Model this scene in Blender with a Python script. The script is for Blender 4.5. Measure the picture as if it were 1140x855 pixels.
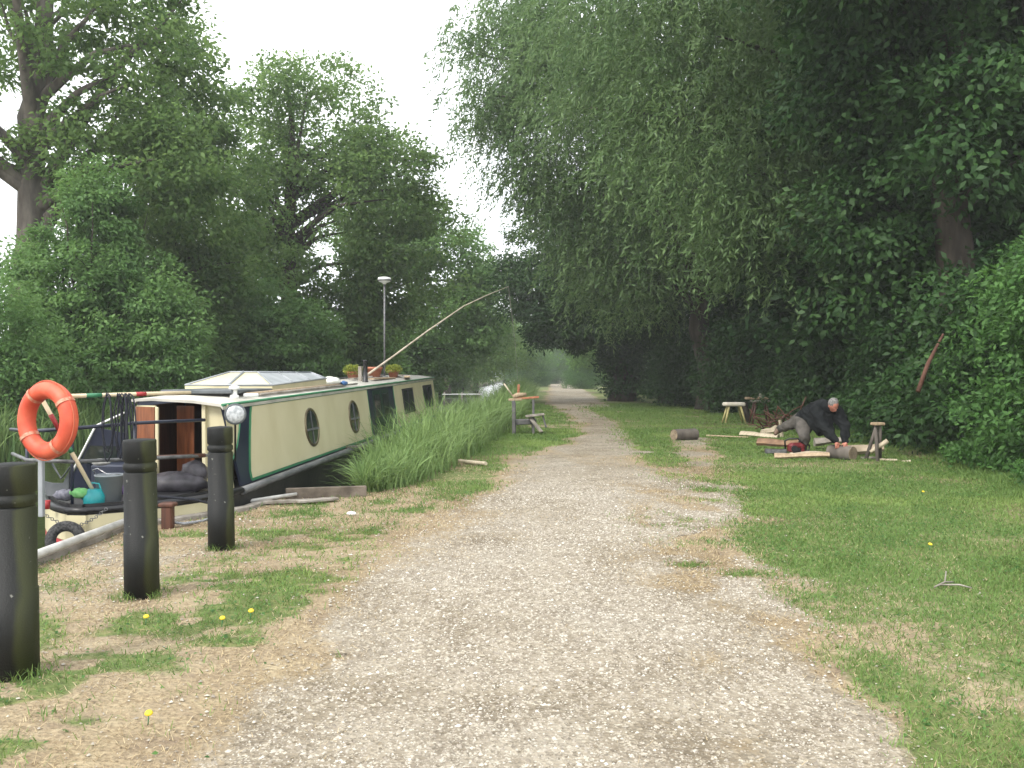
import bpy, math, random
import numpy as np
from mathutils import Vector, Matrix

for o in list(bpy.data.objects):
    bpy.data.objects.remove(o)
scene = bpy.context.scene
R = math.radians
# ------------------------------------------------------------------ camera
CAM_H = 1.5
PITCH = R(0.573)
F_PX = 950.0
cam_data = bpy.data.cameras.new('camera')
cam_data.sensor_width = 36
cam_data.lens = 36 * F_PX / 1140
cam_data.clip_end = 3000
cam = bpy.data.objects.new('camera', cam_data)
scene.collection.objects.link(cam)
cam.location = (0, 0, CAM_H)
cam.rotation_euler = (R(90) - PITCH, 0, 0)
scene.camera = cam
# ------------------------------------------------------------------ sky, sun, exposure
SUN_EL, SUN_AZ = R(44), R(-140)         # azimuth from +Y towards +X: behind the camera, to the left
world = bpy.data.worlds.new('World')
scene.world = world
world.use_nodes = True
nt = world.node_tree
nt.nodes.clear()
sky = nt.nodes.new('ShaderNodeTexSky')
sky.sky_type = 'NISHITA'
sky.sun_disc = False
sky.sun_elevation = SUN_EL
sky.sun_rotation = SUN_AZ
sky.dust_density = 6
sky.air_density = 1.0
tc = nt.nodes.new('ShaderNodeTexCoord')
noi = nt.nodes.new('ShaderNodeTexNoise')
noi.inputs['Scale'].default_value = 2.2
noi.inputs['Detail'].default_value = 5
ramp = nt.nodes.new('ShaderNodeValToRGB')
ramp.color_ramp.elements[0].position = 0.25
ramp.color_ramp.elements[0].color = (8.2, 8.6, 9.0, 1)
ramp.color_ramp.elements[1].position = 0.75
ramp.color_ramp.elements[1].color = (11.5, 11.6, 11.6, 1)
mixc = nt.nodes.new('ShaderNodeMixRGB')
mixc.inputs[0].default_value = 0.86
bg = nt.nodes.new('ShaderNodeBackground')
bg.inputs['Strength'].default_value = 0.12
wo = nt.nodes.new('ShaderNodeOutputWorld')
L_ = nt.links
L_.new(tc.outputs['Generated'], noi.inputs['Vector'])
L_.new(noi.outputs['Fac'], ramp.inputs[0])
L_.new(sky.outputs[0], mixc.inputs[1])
L_.new(ramp.outputs[0], mixc.inputs[2])
L_.new(mixc.outputs[0], bg.inputs['Color'])
L_.new(bg.outputs[0], wo.inputs['Surface'])
sd = bpy.data.lights.new('sun', 'SUN')
sd.energy = 1.5
sd.angle = R(14)
sd.color = (1.0, 0.96, 0.9)
sun = bpy.data.objects.new('sun', sd)
scene.collection.objects.link(sun)
dirv = Vector((math.sin(SUN_AZ) * math.cos(SUN_EL), math.cos(SUN_AZ) * math.cos(SUN_EL), math.sin(SUN_EL)))
sun.rotation_euler = dirv.to_track_quat('Z', 'Y').to_euler()
scene.view_settings.view_transform = 'Standard'
scene.view_settings.look = 'None'
scene.view_settings.gamma = 1
scene.view_settings.use_curve_mapping = False
scene.view_settings.exposure = 1.0
HAZE = 0.0010

# ------------------------------------------------------------------ helpers
COL = scene.collection
def pix(px, py, Y):
    """the point at distance Y along the view that shows at this place of the photograph"""
    a = (px - 570) / F_PX; b = -(py - 427.5) / F_PX
    dy = math.cos(PITCH) + b * math.sin(PITCH)
    dz = -math.sin(PITCH) + b * math.cos(PITCH)
    return Vector((a * Y / dy, Y, CAM_H + dz * Y / dy))

def vnoise(x, y, seed=0):
    x = np.asarray(x, float); y = np.asarray(y, float)
    xi = np.floor(x).astype(np.int64); yi = np.floor(y).astype(np.int64)
    xf = x - xi; yf = y - yi
    u = xf * xf * (3 - 2 * xf); v = yf * yf * (3 - 2 * yf)
    def h(a, b):
        n = (a * 374761393 + b * 668265263 + seed * 974634777) & 0x7fffffff
        n = ((n ^ (n >> 13)) * 1274126177) & 0x7fffffff
        return ((n ^ (n >> 16)) & 0xffff) / 65535.0
    return (h(xi, yi) * (1 - u) + h(xi + 1, yi) * u) * (1 - v) + (h(xi, yi + 1) * (1 - u) + h(xi + 1, yi + 1) * u) * v
def fnoise(x, y, seed=0, octv=3):
    s = 0; a = 1; t = 0
    for k in range(octv):
        s = s + a * vnoise(x * 2 ** k, y * 2 ** k, seed + k); t += a; a *= .5
    return s / t
def n3(p, sc, seed=0):
    return (vnoise(p[:, 0] * sc, p[:, 1] * sc + p[:, 2] * sc * .7, seed) + vnoise(p[:, 1] * sc + 9.3, p[:, 2] * sc - p[:, 0] * sc * .4, seed + 5)) / 2
def sstep(a, b, x):
    t = np.clip((x - a) / (b - a), 0, 1)
    return t * t * (3 - 2 * t)

# ---- materials
def mat(name, col, col2=None, rough=.7, scale=6, bump=0.0, bscale=None, metal=0, stretch=None, spec=.5, detail=4, pos=(.35, .65)):
    m = bpy.data.materials.new(name); m.use_nodes = True
    n = m.node_tree; b = n.nodes['Principled BSDF']
    b.inputs['Base Color'].default_value = (*col, 1)
    b.inputs['Roughness'].default_value = rough
    b.inputs['Metallic'].default_value = metal
    b.inputs['Specular IOR Level'].default_value = spec
    if col2 or bump:
        t = n.nodes.new('ShaderNodeTexCoord'); mp = n.nodes.new('ShaderNodeMapping')
        n.links.new(t.outputs['Object'], mp.inputs[0])
        if stretch: mp.inputs['Scale'].default_value = stretch
        no = n.nodes.new('ShaderNodeTexNoise'); no.inputs['Scale'].default_value = scale; no.inputs['Detail'].default_value = detail
        n.links.new(mp.outputs[0], no.inputs['Vector'])
        if col2:
            r = n.nodes.new('ShaderNodeValToRGB')
            r.color_ramp.elements[0].color = (*col, 1); r.color_ramp.elements[1].color = (*col2, 1)
            r.color_ramp.elements[0].position = pos[0]; r.color_ramp.elements[1].position = pos[1]
            n.links.new(no.outputs['Fac'], r.inputs[0]); n.links.new(r.outputs[0], b.inputs['Base Color'])
        if bump:
            nb = n.nodes.new('ShaderNodeTexNoise'); nb.inputs['Scale'].default_value = bscale or scale * 3; nb.inputs['Detail'].default_value = 3
            n.links.new(mp.outputs[0], nb.inputs['Vector'])
            bp = n.nodes.new('ShaderNodeBump'); bp.inputs['Strength'].default_value = bump; bp.inputs['Distance'].default_value = .02
            n.links.new(nb.outputs['Fac'], bp.inputs['Height']); n.links.new(bp.outputs[0], b.inputs['Normal'])
    return m

def leaf_mat(name, dark, light, trans=.35, rough=.55, spec=.3):
    """leaves: per-leaf tint runs between two greens"""
    m = bpy.data.materials.new(name); m.use_nodes = True
    n = m.node_tree; b = n.nodes['Principled BSDF']; out = n.nodes['Material Output']
    at = n.nodes.new('ShaderNodeAttribute'); at.attribute_name = 'tint'
    r = n.nodes.new('ShaderNodeValToRGB')
    r.color_ramp.elements[0].color = (*dark, 1); r.color_ramp.elements[1].color = (*light, 1)
    n.links.new(at.outputs['Fac'], r.inputs[0]); n.links.new(r.outputs[0], b.inputs['Base Color'])
    b.inputs['Roughness'].default_value = rough; b.inputs['Specular IOR Level'].default_value = spec
    tr = n.nodes.new('ShaderNodeBsdfTranslucent'); mx = n.nodes.new('ShaderNodeMixShader')
    hs = n.nodes.new('ShaderNodeHueSaturation'); hs.inputs['Value'].default_value = 1.3; hs.inputs['Hue'].default_value = .485
    n.links.new(r.outputs[0], hs.inputs['Color']); n.links.new(hs.outputs[0], tr.inputs['Color'])
    mx.inputs[0].default_value = trans
    n.links.new(b.outputs[0], mx.inputs[1]); n.links.new(tr.outputs[0], mx.inputs[2]); n.links.new(mx.outputs[0], out.inputs['Surface'])
    return m

# ---- fast mesh from numpy
def np_mesh(name, verts, faces, attrs=None, smooth=False, vattrs=None):
    """faces: (N,k) int array; attrs: face floats"""
    me = bpy.data.meshes.new(name)
    verts = np.asarray(verts, np.float32); faces = np.asarray(faces, np.int32)
    nf, k = faces.shape
    me.vertices.add(len(verts)); me.vertices.foreach_set('co', verts.ravel())
    me.loops.add(nf * k); me.loops.foreach_set('vertex_index', faces.ravel())
    me.polygons.add(nf); me.polygons.foreach_set('loop_start', np.arange(0, nf * k, k, dtype=np.int32))
    me.polygons.foreach_set('loop_total', np.full(nf, k, np.int32))
    if smooth: me.polygons.foreach_set('use_smooth', np.ones(nf, bool))
    me.update(calc_edges=True)
    for d, dom in ((attrs, 'FACE'), (vattrs, 'POINT')):
        for kk, vv in (d or {}).items():
            a = me.attributes.new(kk, 'FLOAT', dom); a.data.foreach_set('value', np.asarray(vv, np.float32))
    return me

def tagp(o, label=None, cat=None, group=None, kind=None):
    if label: o['label'] = label
    if cat: o['category'] = cat
    if group: o['group'] = group
    if kind: o['kind'] = kind
    return o
def link_np(name, me, m, parent=None, origin=None):
    o = bpy.data.objects.new(name, me); me.materials.append(m); COL.objects.link(o)
    if parent: o.parent = parent
    if origin is not None: o.location = origin
    return o
def thing(name, loc, label, cat, group=None):
    o = bpy.data.objects.new(name, None); COL.objects.link(o); o.empty_display_size = .2
    o.location = loc; tagp(o, label, cat, group)
    bpy.context.view_layer.update()
    return o
def copy_tree(o, parent=None):
    c = o.copy(); COL.objects.link(c)
    if parent: c.parent = parent
    for ch in list(o.children): copy_tree(ch, c)
    return c

class MB:
    """collects simple shapes in world space; build() links them as one mesh object"""
    def __init__(s): s.v = []; s.f = []; s.sm = []
    def add(s, vs, fs, smooth=False):
        o = len(s.v); s.v += [Vector(v) for v in vs]
        for f in fs: s.f.append([i + o for i in f]); s.sm.append(smooth)
        return s
    def box(s, c, size, rot=None, taper=1.0, bev=0.0):
        x, y, z = (size[0] / 2, size[1] / 2, size[2] / 2)
        M = rot if rot is not None else Matrix.Identity(3)
        if not isinstance(M, Matrix): M = Matrix.Rotation(M, 3, 'Z')
        c = Vector(c)
        if bev <= 0:
            vs = [c + M @ Vector((sx * x * (taper if sz > 0 else 1), sy * y * (taper if sz > 0 else 1), sz * z)) for sz in (-1, 1) for sy in (-1, 1) for sx in (-1, 1)]
            return s.add(vs, [(0, 2, 3, 1), (4, 5, 7, 6), (0, 1, 5, 4), (2, 6, 7, 3), (0, 4, 6, 2), (1, 3, 7, 5)])
        b = min(bev, x * .9, y * .9, z * .9); vs = []
        for (zz, ins) in ((-z, b), (-z + b, 0), (z - b, 0), (z, b)):
            X, Y = x - ins, y - ins; q = b if ins == 0 else b * .6
            for p in ((-X + q, -Y), (X - q, -Y), (X, -Y + q), (X, Y - q), (X - q, Y), (-X + q, Y), (-X, Y - q), (-X, -Y + q)):
                k = taper if zz > 0 else 1
                vs.append(c + M @ Vector((p[0] * k, p[1] * k, zz)))
        fs = [tuple(range(7, -1, -1)), tuple(range(24, 32))]
        for r in range(3):
            for i in range(8):
                j = (i + 1) % 8; fs.append((r * 8 + i, r * 8 + j, r * 8 + 8 + j, r * 8 + 8 + i))
        return s.add(vs, fs)
    def beam(s, a, b, w, h, up=(0, 0, 1)):
        a, b = Vector(a), Vector(b); d = (b - a); L = d.length; d.normalize()
        u = Vector(up); sd = d.cross(u)
        if sd.length < 1e-4: sd = d.cross(Vector((0, 1, 0)))
        sd.normalize(); u = sd.cross(d)
        M = Matrix((sd, d, u)).transposed()
        return s.box((a + b) / 2, (w, L, h), M, bev=min(w, h) * .12)
    def tube(s, pts, r, n=10, caps=True, smooth=True, noise=0, rng=None, closed=False):
        pts = [Vector(p) for p in pts]; m = len(pts)
        rs = [r] * m if isinstance(r, (int, float)) else list(r)
        o = len(s.v); prev = None
        for i, p in enumerate(pts):
            if closed: d = pts[(i + 1) % m] - pts[i - 1]
            else: d = pts[min(i + 1, m - 1)] - pts[max(i - 1, 0)]
            d.normalize()
            if prev is None:
                a = Vector((0, 0, 1)) if abs(d.z) < .9 else Vector((1, 0, 0))
                x = d.cross(a).normalized()
            else:
                x = (prev - d * prev.dot(d)).normalized()
            prev = x; y = d.cross(x)
            for k in range(n):
                t = 2 * math.pi * k / n
                rr = rs[i] * (1 + (rng.uniform(-noise, noise) if noise else 0))
                s.v.append(p + (x * math.cos(t) + y * math.sin(t)) * rr)
        for i in range(m if closed else m - 1):
            i2 = (i + 1) % m
            for k in range(n):
                k2 = (k + 1) % n
                s.f.append([o + i * n + k, o + i * n + k2, o + i2 * n + k2, o + i2 * n + k]); s.sm.append(smooth)
        if caps and not closed:
            s.f.append([o + k for k in range(n - 1, -1, -1)]); s.sm.append(False)
            s.f.append([o + (m - 1) * n + k for k in range(n)]); s.sm.append(False)
        return s
    def lathe(s, prof, c, axis=(0, 0, 1), n=24, smooth=True, cap=True):
        """prof: list of (radius, height) along the axis"""
        ax = Vector(axis).normalized(); q = ax.to_track_quat('Z', 'Y').to_matrix(); c = Vector(c); o = len(s.v)
        for r, h in prof:
            for k in range(n):
                t = 2 * math.pi * k / n
                s.v.append(c + q @ Vector((r * math.cos(t), r * math.sin(t), h)))
        for i in range(len(prof) - 1):
            for k in range(n):
                k2 = (k + 1) % n
                s.f.append([o + i * n + k, o + i * n + k2, o + (i + 1) * n + k2, o + (i + 1) * n + k]); s.sm.append(smooth)
        if cap:
            s.f.append([o + k for k in range(n - 1, -1, -1)]); s.sm.append(False)
            m = len(prof) - 1
            s.f.append([o + m * n + k for k in range(n)]); s.sm.append(False)
        return s
    def torus(s, c, axis, Rr, r, n=40, k=14, squash=1):
        q = Vector(axis).normalized().to_track_quat('Z', 'Y').to_matrix(); c = Vector(c); o = len(s.v)
        for i in range(n):
            t = 2 * math.pi * i / n
            for j in range(k):
                p = 2 * math.pi * j / k
                s.v.append(c + q @ Vector(((Rr + r * math.cos(p)) * math.cos(t), (Rr + r * math.cos(p)) * math.sin(t), r * squash * math.sin(p))))
        for i in range(n):
            for j in range(k):
                i2, j2 = (i + 1) % n, (j + 1) % k
                s.f.append([o + i * k + j, o + i2 * k + j, o + i2 * k + j2, o + i * k + j2]); s.sm.append(True)
        return s
    def ball(s, c, r, n=14, m=8, jit=0, rng=None, rot=None):
        rx, ry, rz = (r, r, r) if isinstance(r, (int, float)) else r
        M = rot or Matrix.Identity(3); vs = []; c = Vector(c)
        for i in range(m + 1):
            p = math.pi * i / m
            for k in range(n):
                t = 2 * math.pi * k / n; j = 1 + (rng.uniform(-jit, jit) if jit else 0)
                vs.append(c + M @ Vector((rx * math.sin(p) * math.cos(t) * j, ry * math.sin(p) * math.sin(t) * j, rz * math.cos(p) * j)))
        fs = [(i * n + k, (i + 1) * n + k, (i + 1) * n + (k + 1) % n, i * n + (k + 1) % n) for i in range(m) for k in range(n)]
        return s.add(vs, fs, True)
    def prism(s, poly, off):
        """poly: world points in order; off: vector of the thickness"""
        n = len(poly); off = Vector(off)
        vs = [Vector(p) for p in poly] + [Vector(p) + off for p in poly]
        fs = [tuple(range(n - 1, -1, -1)), tuple(range(n, 2 * n))] + [(i, (i + 1) % n, n + (i + 1) % n, n + i) for i in range(n)]
        return s.add(vs, fs)
    def build(s, name, m, parent=None, loc=None):
        org = Vector((0, 0, 0)); p = parent
        while p is not None:
            org = org + p.location; p = p.parent
        if parent is None:
            org = Vector(loc) if loc is not None else Vector((sum(v.x for v in s.v) / len(s.v), sum(v.y for v in s.v) / len(s.v), min(v.z for v in s.v)))
        me = bpy.data.meshes.new(name)
        me.from_pydata([tuple(v - org) for v in s.v], [], s.f)
        me.polygons.foreach_set('use_smooth', s.sm); me.update()
        import bmesh
        bm = bmesh.new(); bm.from_mesh(me); bmesh.ops.recalc_face_normals(bm, faces=bm.faces); bm.to_mesh(me); bm.free()
        me.materials.append(m)
        o = bpy.data.objects.new(name, me); COL.objects.link(o)
        if parent is None: o.location = org
        else: o.parent = parent
        return o

# ------------------------------------------------------------------ ground plan
def ip(y, xs, ys): return np.interp(y, xs, ys)
def bank_x(Y): return ip(Y, [-10, 8.3, 8.6, 8.95, 9.5, 10.3, 10.75, 11.5, 27, 60, 123, 600], [-3.78, -3.8, -3.6, -3.32, -2.98, -2.88, -2.35, -2.05, -.4, .8, 2.6, 12])
def canal_w(Y): return ip(Y, [0, 25, 60, 120, 600], [10.0, 10.2, 8.6, 7.5, 7.5])
def path_l(Y): return ip(Y, [-10, 0, 3.26, 5, 7.83, 10.8, 15, 17.4, 19.5, 22, 27, 34, 44.5, 119, 600], [-1.6, -1.5, -1.15, -1.05, -.8, -.3, .25, .75, 1.35, 1.95, 2.3, 2.2, 1.9, 5.3, 30])
def path_r(Y): return ip(Y, [-10, 0, 3.26, 5, 7.83, 10.8, 13, 17.4, 19.8, 22, 24, 30, 44.5, 119, 600], [1.5, 1.6, 1.80, 1.95, 2.4, 2.85, 3.3, 4.3, 4.6, 4.2, 3.3, 3.8, 5.0, 9.2, 34])
def hedge_x(Y): return ip(Y, [-5, 5, 11, 13.5, 17.4, 23, 30, 44, 70, 120, 600], [6.6, 6.7, 6.9, 7.4, 8.6, 9.4, 9.4, 9.2, 9.6, 13, 40])
WATER_Z = -.36

def masks(X, Y):
    """gravel, green and dry straw cover at each place of the ground"""
    n1 = fnoise(X * 1.1, Y * .8, 3, 4) - .5; n2 = fnoise(X * 3.3, Y * 2.6, 11, 3) - .5
    l = path_l(Y) + n1 * .9 + n2 * .4; r = path_r(Y) + n1 * .9 + n2 * .55
    g = sstep(-.55, .7, X - l) * (1 - sstep(-.5, .3, X - r))
    bare = sstep(.5, .66, fnoise(X * .75 + 4, Y * .45, 33, 4)) * .45 + .75 * sstep(.35, .8, (X - l) / np.maximum(r - l, .1)) * sstep(.38, .62, fnoise(X * 1.5, Y * .9, 35, 4)) * (1 - sstep(16, 22, Y))
    g = g * (1 - bare)
    # grass strip between path and side spur
    t = np.clip((Y - 12.0) / 15.0, 0, 1); ix = 2.35 + t * 1.7
    isl = np.exp(-((X - ix) / (.32 + .5 * t)) ** 2) * sstep(11.0, 15.5, Y) * (1 - sstep(34, 46, Y)) * sstep(.22, .5, fnoise(X * 1.7, Y * 1.2, 23, 3) + .35 * t) * 1.2
    for (cx, cy, a, b, w) in ((2.2, 7.6, .75, .28, .8), (1.7, 8.7, .5, .5, .6), (2.45, 10.2, .4, .3, .6)):
        isl = isl + w * np.exp(-((X - cx) / a) ** 2 - ((Y - cy) / b) ** 2) * sstep(.35, .6, fnoise(X * 5, Y * 5, 31, 2))
    for (px, py, a, b, w) in ((770, 630, .16, .08, 1.2), (745, 512, .35, .3, .9), (830, 640, .2, .1, 1.1), (905, 640, .15, .1, 1), (790, 545, .25, .3, .9), (950, 685, .14, .06, 1.1), (376, 731, .06, .03, 1)):
        Yc = CAM_H * F_PX / (py - 418); Xc = (px - 570) / F_PX * Yc
        isl = isl + w * np.exp(-((X - Xc) / a) ** 2 - ((Y - Yc) / b) ** 2)
    isl = np.clip(isl, 0, 1)
    g = g * (1 - .9 * isl)
    right = sstep(-.40, .15, X - r)
    worn = np.exp(-((X - r - .15) / .35) ** 2)
    green_r = right * np.clip(.6 + 1.1 * (fnoise(X * .9, Y * .9, 41, 3) - .35), 0, 1) * (1 - .12 * worn)
    left = sstep(-.2, .5, l - X)
    patch = sstep(.52, .72, fnoise(X * 1.3, Y * 2.0, 53, 5)) * .7
    for (px, py, a, b, w) in ((105, 742, .45, .13, 1.1), (135, 772, .3, .1, .8), (300, 655, .55, .3, 1.), (370, 640, .5, .35, .7), (262, 690, .3, .16, .9), (255, 715, .2, .1, .9), (250, 792, .12, .06, 1), (60, 800, .3, .1, .7), (360, 598, .5, .5, .5), (20, 830, .2, .1, .8), (185, 690, .2, .1, .5), (180, 815, .1, .05, .8)):
        Yc = CAM_H * F_PX / (py - 418); Xc = (px - 570) / F_PX * Yc
        patch = patch + w * np.exp(-((X - Xc) / a / 1.25) ** 2 - ((Y - Yc) / b / 1.3) ** 2) * (.25 + 1.5 * fnoise(X * 6, Y * 8, 63, 3)) * .8
    nearstrip = sstep(9.6, 12.6, Y + (X + .8) * .8 + (fnoise(X * 1.3, Y * 1.3, 57, 3) - .5) * 3)
    patch = patch * .85 + .26 * sstep(.42, .7, fnoise(X * .6 + 3, Y * .7, 67, 4))
    green_l = left * np.clip(patch * (1 - nearstrip) * sstep(.25, .55, fnoise(X * 4, Y * 5, 61, 3)) * 1.15 + nearstrip * np.clip(.75 + (fnoise(X * 1.2, Y, 71, 3) - .5) * 1.2, 0, 1), 0, 1)
    # stony trodden patch beside the quay
    quay = np.exp(-((X + 3.0) / .7) ** 2 - ((Y - 7.2) / 1.6) ** 2) * .95
    gq = np.clip(quay * sstep(.3, .6, fnoise(X * 1.6, Y * 1.6, 81, 3)) * 1.3, 0, 1) * left
    green = np.clip(green_r + green_l * (1 - gq) + isl * .75 * sstep(-.2, .3, X - l) * (1 - right), 0, 1)
    g = np.clip(np.maximum(g, gq * .7), 0, 1)
    beyond = (X > hedge_x(Y) - .3) | (X < bank_x(Y) - 2)
    g = np.where(beyond, 0, g)
    dry = np.clip((1 - g) * (1 - green), 0, 1)
    return g, green, dry

def ground_z(X, Y):
    d = X - bank_x(Y)
    h = (fnoise(X * .7, Y * .7, 91, 3) - .5) * .05 * sstep(0, 1, d) + (fnoise(X * 3, Y * 3, 95, 2) - .5) * .012
    soft = sstep(11.5, 14, Y)
    w = canal_w(Y)
    depth = -1.3
    near = np.where(d >= 0, h - .08 * np.exp(-d / .3) * soft, depth * np.minimum(1, -d / (.05 + 1.2 * soft)))
    far = sstep(0, .8, -(d + w)); z = np.where(d < -w, depth + (1.5 + .15 * (fnoise(X * .3, Y * .3, 7, 2))) * far, near)
    z = z + .35 * sstep(0, 3.5, X - hedge_x(Y) - .2) + .9 * sstep(2, 16, X - hedge_x(Y))
    return z

def ground_material():
    m = bpy.data.materials.new('ground_cover'); m.use_nodes = True
    n = m.node_tree; b = n.nodes['Principled BSDF']; b.inputs['Roughness'].default_value = .95; b.inputs['Specular IOR Level'].default_value = .15
    geo = n.nodes.new('ShaderNodeNewGeometry')
    def noise(sc, det=4, rough=.6):
        x = n.nodes.new('ShaderNodeTexNoise'); x.inputs['Scale'].default_value = sc; x.inputs['Detail'].default_value = det; x.inputs['Roughness'].default_value = rough
        n.links.new(geo.outputs['Position'], x.inputs['Vector']); return x.outputs['Fac']
    def ramp(f, stops):
        r = n.nodes.new('ShaderNodeValToRGB'); e = r.color_ramp.elements
        while len(e) < len(stops): e.new(.5)
        for i, (p, c) in enumerate(stops): e[i].position = p; e[i].color = (*c, 1)
        n.links.new(f, r.inputs[0]); return r.outputs[0]
    def attr(a):
        x = n.nodes.new('ShaderNodeAttribute'); x.attribute_name = a; return x.outputs['Fac']
    def mix(f, a, c):
        x = n.nodes.new('ShaderNodeMixRGB'); n.links.new(f, x.inputs[0]); n.links.new(a, x.inputs[1]); n.links.new(c, x.inputs[2]); return x.outputs[0]
    def math_(op, a, v=None, c=None):
        x = n.nodes.new('ShaderNodeMath'); x.operation = op; n.links.new(a, x.inputs[0])
        if v is not None: x.inputs[1].default_value = v
        if c is not None: n.links.new(c, x.inputs[1])
        return x.outputs[0]
    vor = n.nodes.new('ShaderNodeTexVoronoi'); vor.inputs['Scale'].default_value = 38; n.links.new(geo.outputs['Position'], vor.inputs['Vector'])
    bw = n.nodes.new('ShaderNodeRGBToBW'); n.links.new(vor.outputs['Color'], bw.inputs[0])
    stone = ramp(bw.outputs[0], [(.1, (.14, .12, .09)), (.45, (.27, .24, .19)), (.75, (.39, .355, .29)), (.95, (.57, .54, .46))])
    sand = ramp(noise(2.3), [(.3, (.18, .15, .115)), (.55, (.285, .25, .195)), (.75, (.39, .355, .29))])
    fine = noise(85, 2)
    gravel = mix(ramp(fine, [(.42, (0, 0, 0)), (.56, (1, 1, 1))]), sand, stone)
    straw = ramp(noise(30, 4, .75), [(.25, (.14, .105, .07)), (.5, (.30, .24, .155)), (.75, (.48, .41, .28))])
    soil = ramp(noise(3.1), [(.35, (.20, .155, .11)), (.5, (.29, .235, .16)), (.68, (.39, .33, .22))])
    dryc = mix(ramp(noise(7), [(.35, (0, 0, 0)), (.6, (1, 1, 1))]), soil, straw)
    green = ramp(noise(9, 5, .7), [(.25, (.07, .095, .035)), (.5, (.13, .17, .06)), (.72, (.25, .24, .11))])
    w = math_('ADD', attr('gravel'), None, math_('MULTIPLY', math_('SUBTRACT', noise(11, 5, .7), .5), .9))
    wf = ramp(w, [(.33, (0, 0, 0)), (.62, (1, 1, 1))])
    gg = math_('ADD', attr('green'), None, math_('MULTIPLY', math_('SUBTRACT', noise(6, 5, .7), .5), 1.0))
    gf = ramp(gg, [(.38, (0, 0, 0)), (.62, (1, 1, 1))])
    c = mix(gf, mix(wf, dryc, gravel), green)
    vary = ramp(noise(.55, 5, .6), [(.36, (.72, .68, .61)), (.5, (.97, .95, .92)), (.64, (1.0, 1.0, 1.0))])
    mv = n.nodes.new('ShaderNodeMixRGB'); mv.blend_type = 'MULTIPLY'; mv.inputs[0].default_value = 1; n.links.new(c, mv.inputs[1]); n.links.new(vary, mv.inputs[2]); c = mv.outputs[0]
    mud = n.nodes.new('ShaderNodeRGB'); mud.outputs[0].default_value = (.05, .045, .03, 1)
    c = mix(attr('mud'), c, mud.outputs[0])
    n.links.new(c, b.inputs['Base Color'])
    bp = n.nodes.new('ShaderNodeBump'); bp.inputs['Distance'].default_value = .02; bp.inputs['Strength'].default_value = .6
    hh = math_('ADD', vor.outputs['Distance'], None, noise(40, 3)); n.links.new(hh, bp.inputs['Height']); n.links.new(bp.outputs[0], b.inputs['Normal'])
    return m
M_GROUND = ground_material()

def sheet(name, Ys, offs, zadd=0, keep=None):
    """a sheet whose columns run parallel to the bank, so the bank edge is clean"""
    Yg, Og = np.meshgrid(Ys, offs, indexing='ij'); Xg = bank_x(Yg) + Og
    X = Xg.ravel(); Y = Yg.ravel(); g, gr, dr = masks(X, Y)
    Z = ground_z(X, Y) + (zadd * sstep(.34, .46, g) - .012 * (1 - sstep(.30, .42, g)) if zadd else 0)
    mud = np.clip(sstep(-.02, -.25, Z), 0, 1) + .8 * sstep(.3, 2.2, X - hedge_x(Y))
    nr, nc = Yg.shape; i = np.arange(nr - 1)[:, None] * nc + np.arange(nc - 1)[None, :]
    f = np.stack([i, i + 1, i + nc + 1, i + nc], -1).reshape(-1, 4)
    if keep is not None:
        k = keep(X, Y, g); f = f[k[f].all(1)]
        used = np.unique(f); remap = -np.ones(len(X), int); remap[used] = np.arange(len(used)); f = remap[f]
        X, Y, Z, g, gr, mud = (q[used] for q in (X, Y, Z, g, gr, mud))
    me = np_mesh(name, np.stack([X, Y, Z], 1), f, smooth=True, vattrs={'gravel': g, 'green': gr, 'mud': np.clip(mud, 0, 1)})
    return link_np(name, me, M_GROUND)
Ys = np.concatenate([np.arange(-12, 2.5, .5), np.arange(2.5, 14, .07), np.arange(14, 30, .16), np.arange(30, 70, .6), np.arange(70, 200, 3), np.geomspace(200, 1500, 14)])
offs = np.concatenate([-np.geomspace(900, 13, 26), np.arange(-12.5, -7, .35), np.arange(-7, -1.4, .5), np.arange(-1.4, -.06, .12), [-.05, 0, .001], np.arange(.07, 11, .085), np.arange(11, 26, .6), np.geomspace(26, 900, 22)])
g_ob = sheet('ground', Ys, offs); g_ob['kind'] = 'structure'
pY = np.concatenate([np.arange(0, 14, .05), np.arange(14, 30, .12), np.arange(30, 125, .6)])
p_ob = sheet('towpath', pY, np.concatenate([np.arange(1.2, 8.6, .055), np.arange(8.6, 10, .2)]), .006, lambda X, Y, g: (g > .26) & (X > path_l(Y) - .9))
p_ob['kind'] = 'structure'

# water
def water():
    m = bpy.data.materials.new('canal_water'); m.use_nodes = True
    n = m.node_tree; b = n.nodes['Principled BSDF']
    b.inputs['Base Color'].default_value = (.035, .04, .018, 1); b.inputs['Roughness'].default_value = .07; b.inputs['IOR'].default_value = 1.33
    geo = n.nodes.new('ShaderNodeNewGeometry'); no = n.nodes.new('ShaderNodeTexNoise'); no.inputs['Scale'].default_value = 3.5; no.inputs['Detail'].default_value = 4
    n.links.new(geo.outputs['Position'], no.inputs['Vector'])
    bp = n.nodes.new('ShaderNodeBump'); bp.inputs['Strength'].default_value = .25; bp.inputs['Distance'].default_value = .05
    n.links.new(no.outputs['Fac'], bp.inputs['Height']); n.links.new(bp.outputs[0], b.inputs['Normal'])
    Y = np.concatenate([np.arange(-12, 130, 1.0), np.geomspace(130, 900, 12)])
    v = []
    for y in Y:
        v += [(bank_x(y) - canal_w(y) - .9, y, WATER_Z), (bank_x(y) + .3, y, WATER_Z)]
    f = [(2 * i, 2 * i + 1, 2 * i + 3, 2 * i + 2) for i in range(len(Y) - 1)]
    o = link_np('canal_water', np_mesh('canal_water', v, f), m); o['kind'] = 'structure'
water()
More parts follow.
